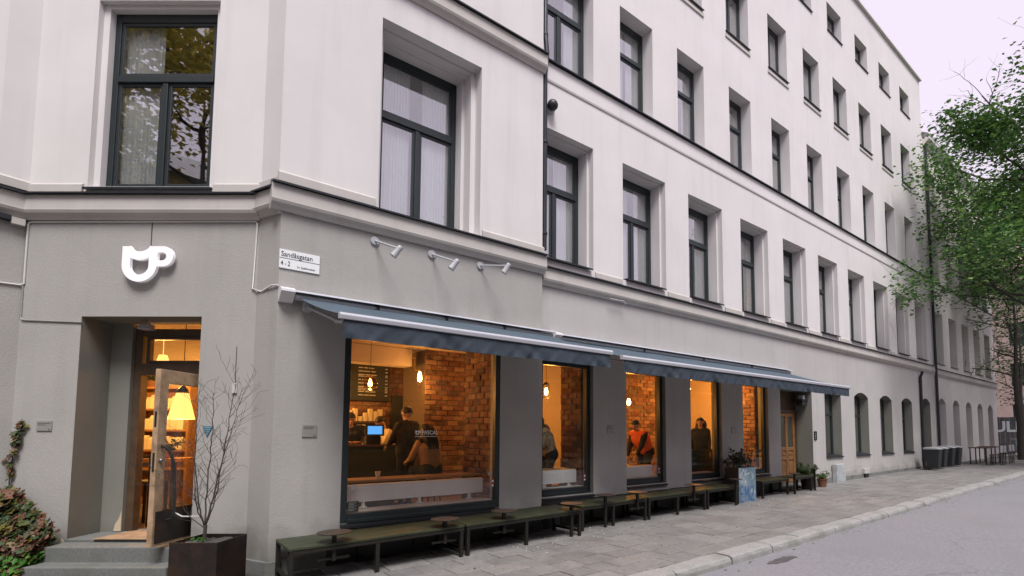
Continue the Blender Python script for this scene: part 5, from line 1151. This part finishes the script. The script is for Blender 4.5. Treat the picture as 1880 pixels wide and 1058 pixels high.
# ------------------------------------------------------------------ planters and plants
pl = thing('planter', 'dark rusty steel cube planter beside the cafe steps', 'planter', FE(2.95, -.8, 0))
U0, U1, D0, D1, ZT = 2.70, 3.20, -1.06, -.55, .505; zb = -.08
k = MB(); w = .012
k.fbox(FE, U0, U1, D0, D0+w, zb, ZT); k.fbox(FE, U0, U1, D1-w, D1, zb, ZT); k.fbox(FE, U0, U0+w, D0+w, D1-w, zb, ZT); k.fbox(FE, U1-w, U1, D0+w, D1-w, zb, ZT)
k.build('steel_box', M['corten'], pl, bevel=.003)
so = MB(); n = 12; rr = random.Random(6)
vs = [FE(U0+w+(U1-U0-2*w)*i/n, D0+w+(D1-D0-2*w)*j/n, .455+rr.uniform(-.015, .02)) for j in range(n+1) for i in range(n+1)]
so.add(vs, [(j*(n+1)+i, j*(n+1)+i+1, (j+1)*(n+1)+i+1, (j+1)*(n+1)+i) for j in range(n) for i in range(n)]); so.build('soil', M['soil'], pl)
lv = MB(); leaves(lv, FE(2.86, -.86, .50), (.03, .02, .012), 14, .035, rr); tag(lv.build('seedling', M['leaf_green']), 'tiny green seedling in the steel planter', 'plant')
# bare little tree
bt = thing('bare_tree', 'bare thin branched little tree in the steel planter', 'tree', FE(2.83, -.79, .45))
k = MB(); rr = random.Random(21)
def branch(mb, p, d, L, r, lvl, rr, curl=.25, upw=.25, twig=2):
    pts = [Vector(p)]; rs = [r]; dd = Vector(d).normalized(); n = max(4, int(L/.06))
    for i in range(n):
        dd = (dd+Vector((rr.gauss(0, 1), rr.gauss(0, 1), rr.gauss(0, 1)))*curl*.35+Vector((0, 0, upw*.25))).normalized()
        pts.append(pts[-1]+dd*L/n); rs.append(r*(1-.75*(i+1)/n))
        if lvl > 0 and i > n*.25 and rr.random() < (.55 if lvl == 2 else .5):
            a = rr.uniform(0, 6.28); side = (dd.orthogonal().normalized()); side.rotate(Matrix.Rotation(a, 3, dd)); branch(mb, pts[-1], dd*.75+side*.75, L*rr.uniform(.25, .5), max(.0016, rs[-1]*.6), lvl-1, rr, curl, upw*.6, twig)
    mb.tube(pts, [max(.0014, q) for q in rs], 5 if r < .008 else 8)
base = FE(2.88, -.79, .44)
k.tube([base, base+Vector((0, 0, .10)), base+FE.u*.005+Vector((0, 0, .20))], [.021, .018, .018], 10)
eu = FE.u; en = FE.n
stems = [((-.12, .05), [(-.10, .25, .0), (-.21, .75, .02), (-.17, 1.25, -.02), (-.22, 1.45, 0)], .011), ((.0, 0), [(-.03, .3, .03), (-.02, .8, .05), (.02, 1.2, .02), (.0, 1.52, .03)], .012),
         ((.1, 0), [(.09, .25, -.02), (.22, .7, -.04), (.28, 1.15, -.02), (.32, 1.60, .02)], .013), ((.05, .1), [(.05, .35, .10), (.10, .75, .12), (.22, 1.1, .12), (.36, 1.5, .10)], .010), ((-.2, 0), [(-.20, .15, -.05), (-.36, .45, -.08), (-.55, .62, -.10)], .007), ((-.05, -.1), [(-.06, .3, -.1), (-.09, .75, -.12), (-.16, 1.0, -.15)], .009)]
for _, pp, r in stems:
    pts = [base+Vector((0, 0, .17))]+[base+eu*a*.78+en*c+Vector((0, 0, .18+b*.97)) for a, b, c in pp]
    # smooth the stem
    sm = []
    for i in range(len(pts)-1):
        for q in range(6):
            t = q/6; p0 = pts[max(i-1, 0)]; p1 = pts[i]; p2 = pts[i+1]; p3 = pts[min(i+2, len(pts)-1)]
            sm.append(.5*((2*p1)+(p2-p0)*t+(2*p0-5*p1+4*p2-p3)*t*t+(3*p1-p0-3*p2+p3)*t**3)+Vector((rr.gauss(0, .004), rr.gauss(0, .004), 0)))
    sm.append(pts[-1]); m_ = len(sm); rs = [max(.0017, .8*r*(1-.8*i/m_)) for i in range(m_)]; k.tube(sm, rs, 7)
    for i in range(int(m_*.25), m_):
        for _q in range(2):
            if rr.random() < .62:
                a = rr.uniform(0, 6.28); dd = (sm[i]-sm[i-1]).normalized(); side = dd.orthogonal().normalized(); side.rotate(Matrix.Rotation(a, 3, dd))
                branch(k, sm[i], dd*.6+side*.8+Vector((0, 0, .2)), rr.uniform(.12, .38), max(.0022, rs[i]*.5), 1, rr, .35, .35)
k.build('branches', M['bark'], bt, smooth=60)
rp = MB(); rp.tube([FLF(.24, -.10, .70), FE(2.30, -.35, .665), FE(2.62, -.50, .69), FE(2.80, -.70, .66)], .008, 6); tag(rp.build('rope', M['rope']), 'white cord tied from the open door leaf to the little tree', 'rope')
# ivy at the left of the steps
iv = thing('ivy_bush', 'autumn coloured ivy bush at the foot of the entrance wall', 'ivy', FE(.1, -.4, 0)); rr = random.Random(31)
lv = MB(); gr = MB(); stm = MB()
for i in range(2300):
    u = rr.uniform(-.55, .66); q = max(0, 1-((u-.02)/.72)**2)**.5
    zt = .10+.86*q if u < .2 else .06+.80*q
    z = rr.uniform(-.05, zt); th = .50*(max(.05, 1-(z/ (zt+.05))**2))**.5+.10
    d = -rr.uniform(.02, 1)**.35*th; p = FE(u, d, z)
    if u > .45 and d > -.3 and z < .1: continue
    leaf1(gr if z < .26 and rr.random() < .6 else lv, p, rr.uniform(.045, .13), rr, -FE.n*.9+Vector((0, 0, .55)), 1.0, True)
for i in range(26):
    u0 = rr.uniform(-.4, .4); stm.tube([FE(u0, -.05, -.05), FE(u0+rr.uniform(-.1, .1), -.15, .3), FE(u0+rr.uniform(-.2, .2), -.22, rr.uniform(.4, .8))], [.008, .006, .003], 5)
iv_l = lv.build('foliage', M['leaf_ivy'], iv); gr.build('low_foliage', M['leaf_green'], iv); stm.build('stem', M['bark2'], iv)
dk = MB(); 
cl = thing('climbing_ivy', 'narrow strand of ivy climbing the wall above the bush', 'ivy', FE(.05, -.03, 1.0))
lv = MB(); pts = [(-.12, .9), (-.13, 1.05), (-.10, 1.2), (-.11, 1.35), (-.07, 1.5), (-.03, 1.66), (.0, 1.80)]
sk = MB(); sk.tube([FE(a, -.02, b) for a, b in pts], .006, 6); sk.build('stem', M['bark'], cl)
for i in range(95):
    s = rr.uniform(0, 5.99); j = int(s); t = s-j; u = pts[j][0]*(1-t)+pts[j+1][0]*t; z = pts[j][1]*(1-t)+pts[j+1][1]*t; dens = .35+.65*(z-.9)/.8
    if rr.random() > dens: continue
    leaf1(lv, FE(u+rr.gauss(0, .026), -rr.uniform(.02, .07), z), rr.uniform(.045, .085), rr, -FE.n+Vector((0, 0, .35)), 1.0, True)
lv.build('foliage', M['leaf_ivy'], cl)
for (u, lab, hh) in ((.57, 'broken plaster patch at the base of the wall beside the ivy', .22),):
    k = MB(); k.poly(FE, [(u-.07, .06), (u+.045, .06), (u+.047, .22), (u+.02, .30), (u-.01, .34), (u-.03, .24), (u-.08, .18)], -.006, .001); tag(k.build('plaster_patch', M['inplaster']), lab, 'patch')
k = MB(); k.poly(FE, [(.80, .345), (.898, .345), (.898, .62), (.86, .50), (.82, .44)], .452, .459); tag(k.build('plaster_patch', M['inplaster']), 'broken plaster patch at the foot of the door jamb', 'patch')
# sprayed planter box with dark plant
bx = thing('planter_box', 'pale blue planter box with blue graffiti at the foot of the fifth shop window', 'planter', (11.08, -.4, .06))
k = MB(); k.box(10.72, 11.45, -.55, -.19, .02, .86); k.build('box_body', M['black'], bx, bevel=.008)
k = MB(); k.box(10.735, 11.435, -.566, -.552, .03, .85); k.build('front_panel', M['blue_box'], bx)
rr = random.Random(8); k = MB(); FG = Fr((10.735, -.566, .0), (1, 0, 0), (0, 1, 0))
def stroke(mb, pts, w):
    P = [Vector((a, 0, b)) for a, b in pts]
    for i in range(len(P)-1):
        dv = (P[i+1]-P[i]); n_ = Vector((-dv.z, 0, dv.x)).normalized()*w
        q = [P[i]+n_, P[i+1]+n_, P[i+1]-n_, P[i]-n_]; mb.quad(*[FG(p.x, -.002-.0004*i, p.z) for p in q])
for x0, let in ((.05, 'E'), (.22, 'M'), (.46, '2')):
    sh_ = {'E': [[(0, .08), (0, .42), (.12, .42)], [(0, .26), (.10, .26)], [(0, .08), (.12, .08)]], 'M': [[(0, .08), (.02, .42), (.09, .2), (.16, .42), (.19, .08)]], '2': [[(0, .34), (.06, .42), (.14, .36), (.12, .26), (.0, .10), (.17, .09)]]}[let]
    for s_ in sh_: stroke(k, [(x0+a, b) for a, b in s_], .016)
for i in range(9): x = .05+i*.075; stroke(k, [(x, .06+rr.uniform(0, .04)), (x+.03, .22+rr.uniform(0, .06))], .009)
k.build('graffiti', M['spray_blue'], bx)
k = MB()
for i in range(16): x, z = rr.uniform(.04, .62), rr.uniform(.5, .80); stroke(k, [(x+.035*math.cos(q*.9+i), z+.03*math.sin(q*1.3+i)) for q in range(5)], .006)
k.build('scribble', M['spray_white'], bx)
dpv = thing('box_plant', 'dark leafy plant growing in the blue sprayed planter box', 'plant', (11.0, -.37, .86)); lv = MB(); sk = MB()
for i in range(34):
    x, y = rr.uniform(10.75, 11.42), rr.uniform(-.5, -.24); e = Vector((x+rr.gauss(0, .14), y+rr.gauss(0, .12), .88+rr.uniform(.12, .42))); sk.tube([(x, y, .84), (x*.5+e.x*.5, y*.5+e.y*.5, .86+(e.z-.86)*.6), e], [.006, .005, .003], 5)
    for j in range(16): q = rr.uniform(.3, 1.05); leaf1(lv, Vector((x, y, .85)).lerp(e, q)+Vector((rr.gauss(0, .03), rr.gauss(0, .03), rr.gauss(0, .02))), rr.uniform(.04, .10), rr, None, .55)
sk.build('stem', M['bark2'], dpv); lv.build('foliage', M['leaf_dark'], dpv)
potted('potted_plant', 'fern like green plant in a pot before the brown house door', (14.55, -.30, ground_z(14.6)), .20, .34, 420, .10, 'leaf_fern', (.22, .20, .24), 13, None, .4, 'corten')
potted('potted_plant', 'low green plant in a terracotta pot by the plinth right of the brown door', (15.35, -.34, ground_z(15.3)), .14, .24, 220, .09, 'leaf_fern', (.20, .18, .10), 14, None, .35)

# ------------------------------------------------------------------ neighbour building and street end
N = thing('neighbour_building', 'next pale house down the street with arched openings and grey roof', 'building', (32, 0, 0))
nh = []
for i in range(5): nh.append(dict(u0=27.6+2.15*i, u1=28.65+2.15*i, z0=.35 if i < 2 else .95, z1=3.25, steps=[(.35, 0)], rise=.25))
NL = [27.55+2.15*i for i in range(5)]
for a in NL:
    nh.append(dict(u0=a, u1=a+1.2, z0=4.85, z1=7.2, steps=[(.35, 0)])); nh.append(dict(u0=a, u1=a+1.05, z0=8.7, z1=10.8, steps=[(.30, 0)])); nh.append(dict(u0=a, u1=a+1.0, z0=12.3, z1=13.8, steps=[(.26, 0)]))
wall(FM, 27.0, 38.2, -.3, 15.2, nh, M['farwall'], N)
k = MB(); k.quad((38.2, 0, -.3), (38.2, 9, -.3), (38.2, 9, 15.2), (38.2, 0, 15.2)); k.build('plaster_wall', M['farwall'], N)
k = MB(); k.prism(FM, [(-.25, 15.15), (-.25, 15.3), (4.6, 18.4), (9.3, 15.3), (9.3, 15.15)], 27.05, 38.3); rf = k.build('roof', M['roof'], N)
for x in (30, 35.5): k = MB(); k.box(x, x+.8, 2.6, 3.3, 16.5, 19.2); k.build('chimney', M['pinkwall'], rf)
cornice(FM, 27.1, 38.2, 4.55, N); cornice(FM, 27.1, 38.2, 8.55, N, big=False)
k = MB(); k.prism(FM, [(0.05, 14.8), (-.05, 14.8), (-.28, 15.05), (-.28, 15.14), (.05, 15.14)], 27.05, 38.25); k.build('eaves', M['farwall'], N)
def nwin(a, w_, z0, z1, d, kind):
    mb = MB(); mb.fbox(FM, a, a+.07, d, d+.06, z0, z1); mb.fbox(FM, a+w_-.07, a+w_, d, d+.06, z0, z1); mb.fbox(FM, a+.07, a+w_-.07, d, d+.06, z1-.09, z1); mb.fbox(FM, a+.07, a+w_-.07, d, d+.06, z0, z0+.08); mb.fbox(FM, a+.07, a+w_-.07, d-.01, d+.06, z0+(z1-z0)*.62, z0+(z1-z0)*.62+.08)
    w = mb.build('window', M['frame'], N); k = MB(); k.fbox(FM, a+.07, a+w_-.07, d+.03, d+.036, z0+.08, z1-.09); k.build('pane', M['glass'], w); k = MB(); k.prism(FM, [(d, z0+.01), (-.05, z0-.04), (-.05, z0-.07), (d, z0-.03)], a, a+w_); k.build('sill', M['flash'], w); return w
for (z0, z1, w_, d) in ((4.86, 7.2, 1.2, .33), (8.71, 10.8, 1.05, .28), (12.31, 13.8, 1.0, .24)):
    p = nwin(NL[0], w_, z0, z1, d, 0)
    for a in NL[1:]: copy_tree(p, (a-NL[0], 0, 0), N)
for i in range(5):
    a = 27.6+2.15*i; k = MB(); k.fbox(FM, a, a+1.05, .33, .37, .36 if i < 2 else .96, 3.2); k.build('dark_door' if i < 2 else 'dark_window', M['frame'], N)
k = MB(); k.box(27.1, 38.1, 1.5, 1.6, 0, 15); k.build('room_wall', M['dark_room'], N)
for x in (27.02, 38.0):
    pass
k = MB(); k.tube([(27.15, -.09, .3), (27.15, -.09, 15)], .06, 10); k.build('drainpipe', M['flash'], N, smooth=50)
# wheelie bins
def wbin():
    t = thing('wheelie_bin', 'dark wheelie bin with pale lid nearest the drainpipe', 'bin', (24.35, -.62, ground_z(24.3)), 'wheelie bins against the wall'); o = t.location
    k = MB(); zz = o.z; p = []
    for z, hw in ((.06, .17), (.80, .235)):
        p += [(o.x-hw, o.y-hw*1.1, zz+z), (o.x+hw, o.y-hw*1.1, zz+z), (o.x+hw, o.y+hw*1.1, zz+z), (o.x-hw, o.y+hw*1.1, zz+z)]
    k.add(p, [(3, 2, 1, 0), (4, 5, 6, 7), (0, 1, 5, 4), (1, 2, 6, 5), (2, 3, 7, 6), (3, 0, 4, 7)]); k.build('bin_body', M['bin'], t, bevel=.02)
    k = MB(); k.prism(Fr(o, (1, 0, 0), (0, 1, 0)), [(-.28, .81), (-.28, .84), (-.1, .88), (.26, .89), (.29, .81)], -.25, .25); k.build('lid', M['bin_lid'], t, bevel=.01)
    for s in (-1, 1): k = MB(); k.lathe(o+Vector((s*.20, .22, .09)), [(.09, -.03), (.09, .03)], 14, F=Matrix(((0, 0, 1), (1, 0, 0), (0, 1, 0)))); k.build('wheel', M['rubber'], t)
    return t
b0 = wbin()
for dx, dy, lab in ((.85, .02, 'second wheelie bin from the drainpipe'), (2.0, .05, 'wheelie bin before the first dark doorway'), (2.75, .0, 'wheelie bin farthest down the street')):
    c_ = copy_tree(b0, (dx, dy, .012*dx)); c_['label'] = lab
# street tables further along
for x, lab in ((29.4, 'dark cafe table out on the far pavement'), (31.0, 'second dark cafe table out on the far pavement')):
    t = thing('cafe_table', lab, 'table', (x, -1.0, ground_z(x)), 'cafe tables on the far pavement'); z = ground_z(x)
    k = MB(); k.box(x-.55, x+.55, -1.4, -.7, z+.72, z+.76); k.build('table_top', M['darkwood'], t)
    for a in (-.48, .44):
        for b in (-1.36, -.78): k = MB(); k.box(x+a, x+a+.04, b, b+.04, z, z+.72); k.build('leg', M['black'], t)
    for a in (-1, 1):
        u = thing('cafe_chair', 'dark cafe chair at the %s far table, %s end' % ('first' if x < 30 else 'second', 'near' if a < 0 else 'far'), 'chair', (x+a*.2, -1.7, z), 'cafe chairs on the far pavement')
        k = MB(); k.box(x+a*.3-.2, x+a*.3+.2, -1.85, -1.45, z+.43, z+.46); k.build('seat', M['darkwood'], u)
        k = MB(); k.box(x+a*.3-.2, x+a*.3+.2, -1.87, -1.84, z+.55, z+.85); k.build('backrest', M['bin_lid'], u)
        for p in (-.18, .15):
            for q in (-1.85, -1.49): k = MB(); k.box(x+a*.3+p, x+a*.3+p+.03, q, q+.03, z, z+(.55 if q < -1.6 else .43)); k.build('leg', M['black'], u)
# bicycle
def bicycle(x, y, ang, lab):
    z = ground_z(x); t = thing('bicycle', lab, 'bicycle', (x, y, z), 'bicycles parked at the street end'); ca, sa = math.cos(ang), math.sin(ang)
    P = lambda a, b: Vector((x+a*ca, y+a*sa, z+b)); side = Vector((-sa, ca, 0))
    for a in (-.52, .52):
        k = MB(); k.tube([P(a+.33*math.cos(i*math.pi/10), .34+.33*math.sin(i*math.pi/10)) for i in range(21)], .018, 6, cap=False); w = k.build('wheel', M['rubber'], t)
        k = MB()
        for i in range(8): k.tube([P(a, .34), P(a+.32*math.cos(i*math.pi/4), .34+.32*math.sin(i*math.pi/4))], .003, 4)
        k.build('spoke', M['steel'], w)
    k = MB()
    for a, b in (((-.52, .34), (-.1, .30)), ((-.1, .30), (-.2, .82)), ((-.52, .34), (-.17, .70)), ((-.17, .70), (.36, .76)), ((-.1, .30), (.38, .70)), ((.52, .34), (.34, .95))): k.tube([P(*a), P(*b)], .016, 6)
    k.build('bike_frame', M['bikepaint'], t)
    k = MB(); k.box(*[0]*6) if 0 else k.sphere(P(-.22, .86), .1, 10, 6, (1, .8, .4)); k.build('saddle', M['black'], t)
    k = MB(); k.tube([P(.28, .98)+side*.26, P(.34, .98), P(.28, .98)-side*.26], .013, 6); k.build('handlebar', M['steel'], t)
bicycle(37.6, -1.0, R(25), 'pale blue bicycle leaning at the end of the street')
bicycle(39.2, -1.2, R(40), 'second pale blue bicycle farther at the end of the street')
# board fence across the end with painted letters
fn = thing('board_fence', 'dark grey board fence with white painted letters at the end of the street', 'fence', (44, 0, .4)); FFc = Fr((44, 6.0, .4), (0, -1, 0), (1, 0, 0))
for i in range(40):
    k = MB(); k.fbox(FFc, i*.25, i*.25+.235, 0, .04, -.4, 2.35+.02*math.sin(i*5)); k.build('board', M['fence'], fn)
k = MB(); k.fbox(FFc, 0, 10, .042, .10, .5, .6); k.fbox(FFc, 0, 10, .042, .10, 1.8, 1.9); k.build('rail', M['fence'], fn)
text('SULEBA', .95, FFc, 4.2, -.012, 1.40, 'painted_letters', M['spray_white'], fn, 1.0, .03, .004)
# salmon house closing the view, pale house in front of it
sh2 = thing('salmon_house', 'salmon brick house with a steep roof closing the view behind the trees', 'building', (62, 0, 0))
FS = Fr((56, 12, 0), (0, -1, 0), (1, 0, 0)); hs = []
for i in range(9):
    for z in (2.2, 5.6, 9.0, 12.4): hs.append(dict(u0=1.2+2.8*i, u1=2.4+2.8*i, z0=z, z1=z+1.9, steps=[(.25, 0)]))
wall(FS, 0, 26, -.3, 15.5, hs, M['pinkwall'], sh2, 'brick_wall')
k = MB(); k.prism(FS, [(-.4, 15.4), (-.4, 15.6), (5, 20), (11, 15.6), (11, 15.4)], -.3, 26.3); k.build('roof', M['pinkwall'], sh2)
k = MB(); k.fbox(FS, 0, 26, .001, 10.5, -.3, .0); k.build('base', M['plinth'], sh2)
p = None
for h_ in hs:
    if p is None:
        k = MB(); k.fbox(FS, h_['u0'], h_['u1'], .2, .24, h_['z0'], h_['z1']); k.fbox(FS, h_['u0'], h_['u1'], .15, .2, h_['z0']+1.1, h_['z0']+1.2); p = k.build('window', M['frame'], sh2); P0 = h_
    else: copy_tree(p, (0, -(h_['u0']-P0['u0']), h_['z0']-P0['z0']), sh2)

# ------------------------------------------------------------------ trees
def limb(mb, p, d, L, r, lvl, rr, tips, spread=.7):
    pts = [Vector(p)]; rs = [r]; dd = Vector(d).normalized(); n = 6
    for i in range(n):
        dd = (dd+Vector((rr.gauss(0, .14), rr.gauss(0, .14), rr.gauss(.04, .10)))).normalized(); pts.append(pts[-1]+dd*L/n); rs.append(r*(1-.6*(i+1)/n))
        if lvl > 0 and i >= 1:
            for _ in range(1 if i < 4 else 2):
                if rr.random() < .75:
                    s = dd.orthogonal().normalized(); s.rotate(Matrix.Rotation(rr.uniform(0, 6.28), 3, dd)); limb(mb, pts[-1], dd*.6+s*spread, L*rr.uniform(.4, .65), rs[-1]*.6, lvl-1, rr, tips, spread)
        if lvl <= 1: tips.append((pts[-1].copy(), lvl))
    mb.tube(pts, rs, 6 if r < .05 else 9)
def street_tree(name, lab, x, y, H, R0, m, nleaf, size, seed, keep=None, crown_lo=.3, aspect=.7, r=.22, group=None, extra=()):
    rr = random.Random(seed); z = ground_z(x); t = thing(name, lab, 'tree', (x, y, z), group); k = MB(); tips = []
    tr_ = [Vector((x, y, z-.1)), Vector((x+.05, y, z+H*.15)), Vector((x-.05, y+.05, z+H*.35)), Vector((x+.1, y-.05, z+H*.6)), Vector((x, y, z+H*.9))]
    k.tube(tr_, [r*1.25, r, r*.8, r*.5, r*.12], 12)
    for i in range(15):
        q = crown_lo+.62*(i/14); a = i*2.4+rr.uniform(-.4, .4); p = Vector((x, y, z+H*q)); L = R0*(1.05-.55*abs(q-.5)*1.3)*rr.uniform(.75, 1.1)
        limb(k, p, (math.cos(a), math.sin(a), .55*(q-.1)), L, r*.35, 2, rr, tips)
    for (p, d, L) in extra: limb(k, p, d, L, .035, 1, rr, tips, .5)
    k.build('trunk', M['bark2'], t, smooth=60)
    tips = [q for q in tips if keep is None or keep(q[0])]; lv = MB(); per = max(1, nleaf//max(1, len(tips)))
    for p, l_ in tips:
        for _ in range(per):
            c_ = p+Vector((rr.gauss(0, .42), rr.gauss(0, .42), rr.gauss(0, .26)))
            if keep is None or keep(c_): leaf1(lv, c_, size*rr.uniform(.6, 1.25), rr, (0, 0, .8), aspect)
    lv.build('crown', M[m], t); return t
street_tree('street_tree', 'large green leafy street tree reaching in from the right over the pavement', 29.7, -3.9, 14.3, 6.2, 'leaf_tree', 62000, .175, 5, keep=lambda p: p.y < -.35 and p.z < 15.0, crown_lo=.37, r=.19)
for i, (x, y, H, lab) in enumerate(((34.5, -1.6, 11, 'slim street tree before the end of the neighbour house'), (41.5, -.6, 10, 'dark street tree beside the board fence'), (47.5, -1.5, 13, 'street tree growing behind the board fence'))):
    street_tree('street_tree', lab, x, y, H, 2.6, 'leaf_tree' if i != 1 else 'leaf_dark', 5000, .17, 40+i, keep=(lambda p: p.y < -.3) if i == 0 else None, crown_lo=.34, r=.13)
# ------------------------------------------------------------------ across the street (seen in the window reflections, some houses added to shape the light)
O = thing('opposite_house', 'stone faced house across the street, mirrored in the shop windows', 'building', (14, -15, 0))
k = MB(); k.box(-22, 16, -26, -15.05, -.3, 10.6); k.build('wall_core', M['soil'], O)
k = MB(); z = -.1; row = 0
while z < 10.2:
    u = -22-(.6 if row % 2 else 0)
    while u < 16:
        a, b = max(u, -22), min(u+1.2, 16); k.box(a+.012, b-.012, -15.06, -15.0, z+.012, z+.44)
        u += 1.2
    z += .452; row += 1
tag(k.build('stone_course', M['opp'], O), kind='stuff')
p = None
for i in range(14):
    for z in (1.2, 4.6, 7.9):
        k = None
        if p is None: mb = MB(); mb.box(-21, -19.7, -14.998, -14.96, 1.2, 3.4); mb.box(-20.9, -19.8, -14.958, -14.95, 1.3, 3.3); p = mb.build('window', M['frame'], O)
        else: copy_tree(p, (2.6*i, 0, z-1.2), O)
LH = thing('reflection_house', 'low dark stone house added across the street to darken reflections in the smaller shop windows', 'building', (34, -15, 0))  # put in to darken the glass reflections, kept low to spare the sky light
k = MB(); k.box(19, 50, -24, -15.05, -.3, 6.0); k.build('wall_core', M['soil'], LH)
k = MB(); z = -.1; row = 0
while z < 5.6:
    u = 19-(.6 if row % 2 else 0)
    while u < 50: a, b = max(u, 19), min(u+1.2, 50); k.box(a+.012, b-.012, -15.06, -15.0, z+.012, z+.44); u += 1.2
    z += .452; row += 1
tag(k.build('stone_course', M['opp'], LH), kind='stuff')
SS = thing('sky_blocker_house', 'ochre plastered house added across the side street to block sky light, mirrored above the entrance', 'building', (-24, 4, 0))  # put in to block sky light on the entrance; also shows in the glass
k = MB(); k.box(-34, -20.05, -8.5, 26, -.3, 13.5); k.build('plaster_wall', mat('ochre_plaster', (.30, .255, .13), .9, noise=(.8, .2)), SS)
k = MB(); k.prism(Fr((-27, -8.8, 0), (0, 1, 0), (1, 0, 0)), [(-7.4, 13.4), (0, 17.5), (7.4, 13.4)], 0, 35); k.build('roof', M['roof'], SS)
p = None
for i in range(11):
    for z in (1.3, 4.6, 7.9, 10.9):
        if p is None: mb = MB(); mb.box(-20.04, -20.0, -7.2, -6.0, 1.3, 3.3); p = mb.build('window', M['frame'], SS)
        else: copy_tree(p, (0, 3.0*i, z-1.3), SS)
street_tree('autumn_tree', 'yellow green autumn tree standing across the street, mirrored in the window above the entrance', -14.2, -2.6, 16, 3.6, 'leaf_yellow', 20000, .24, 77, crown_lo=.42)
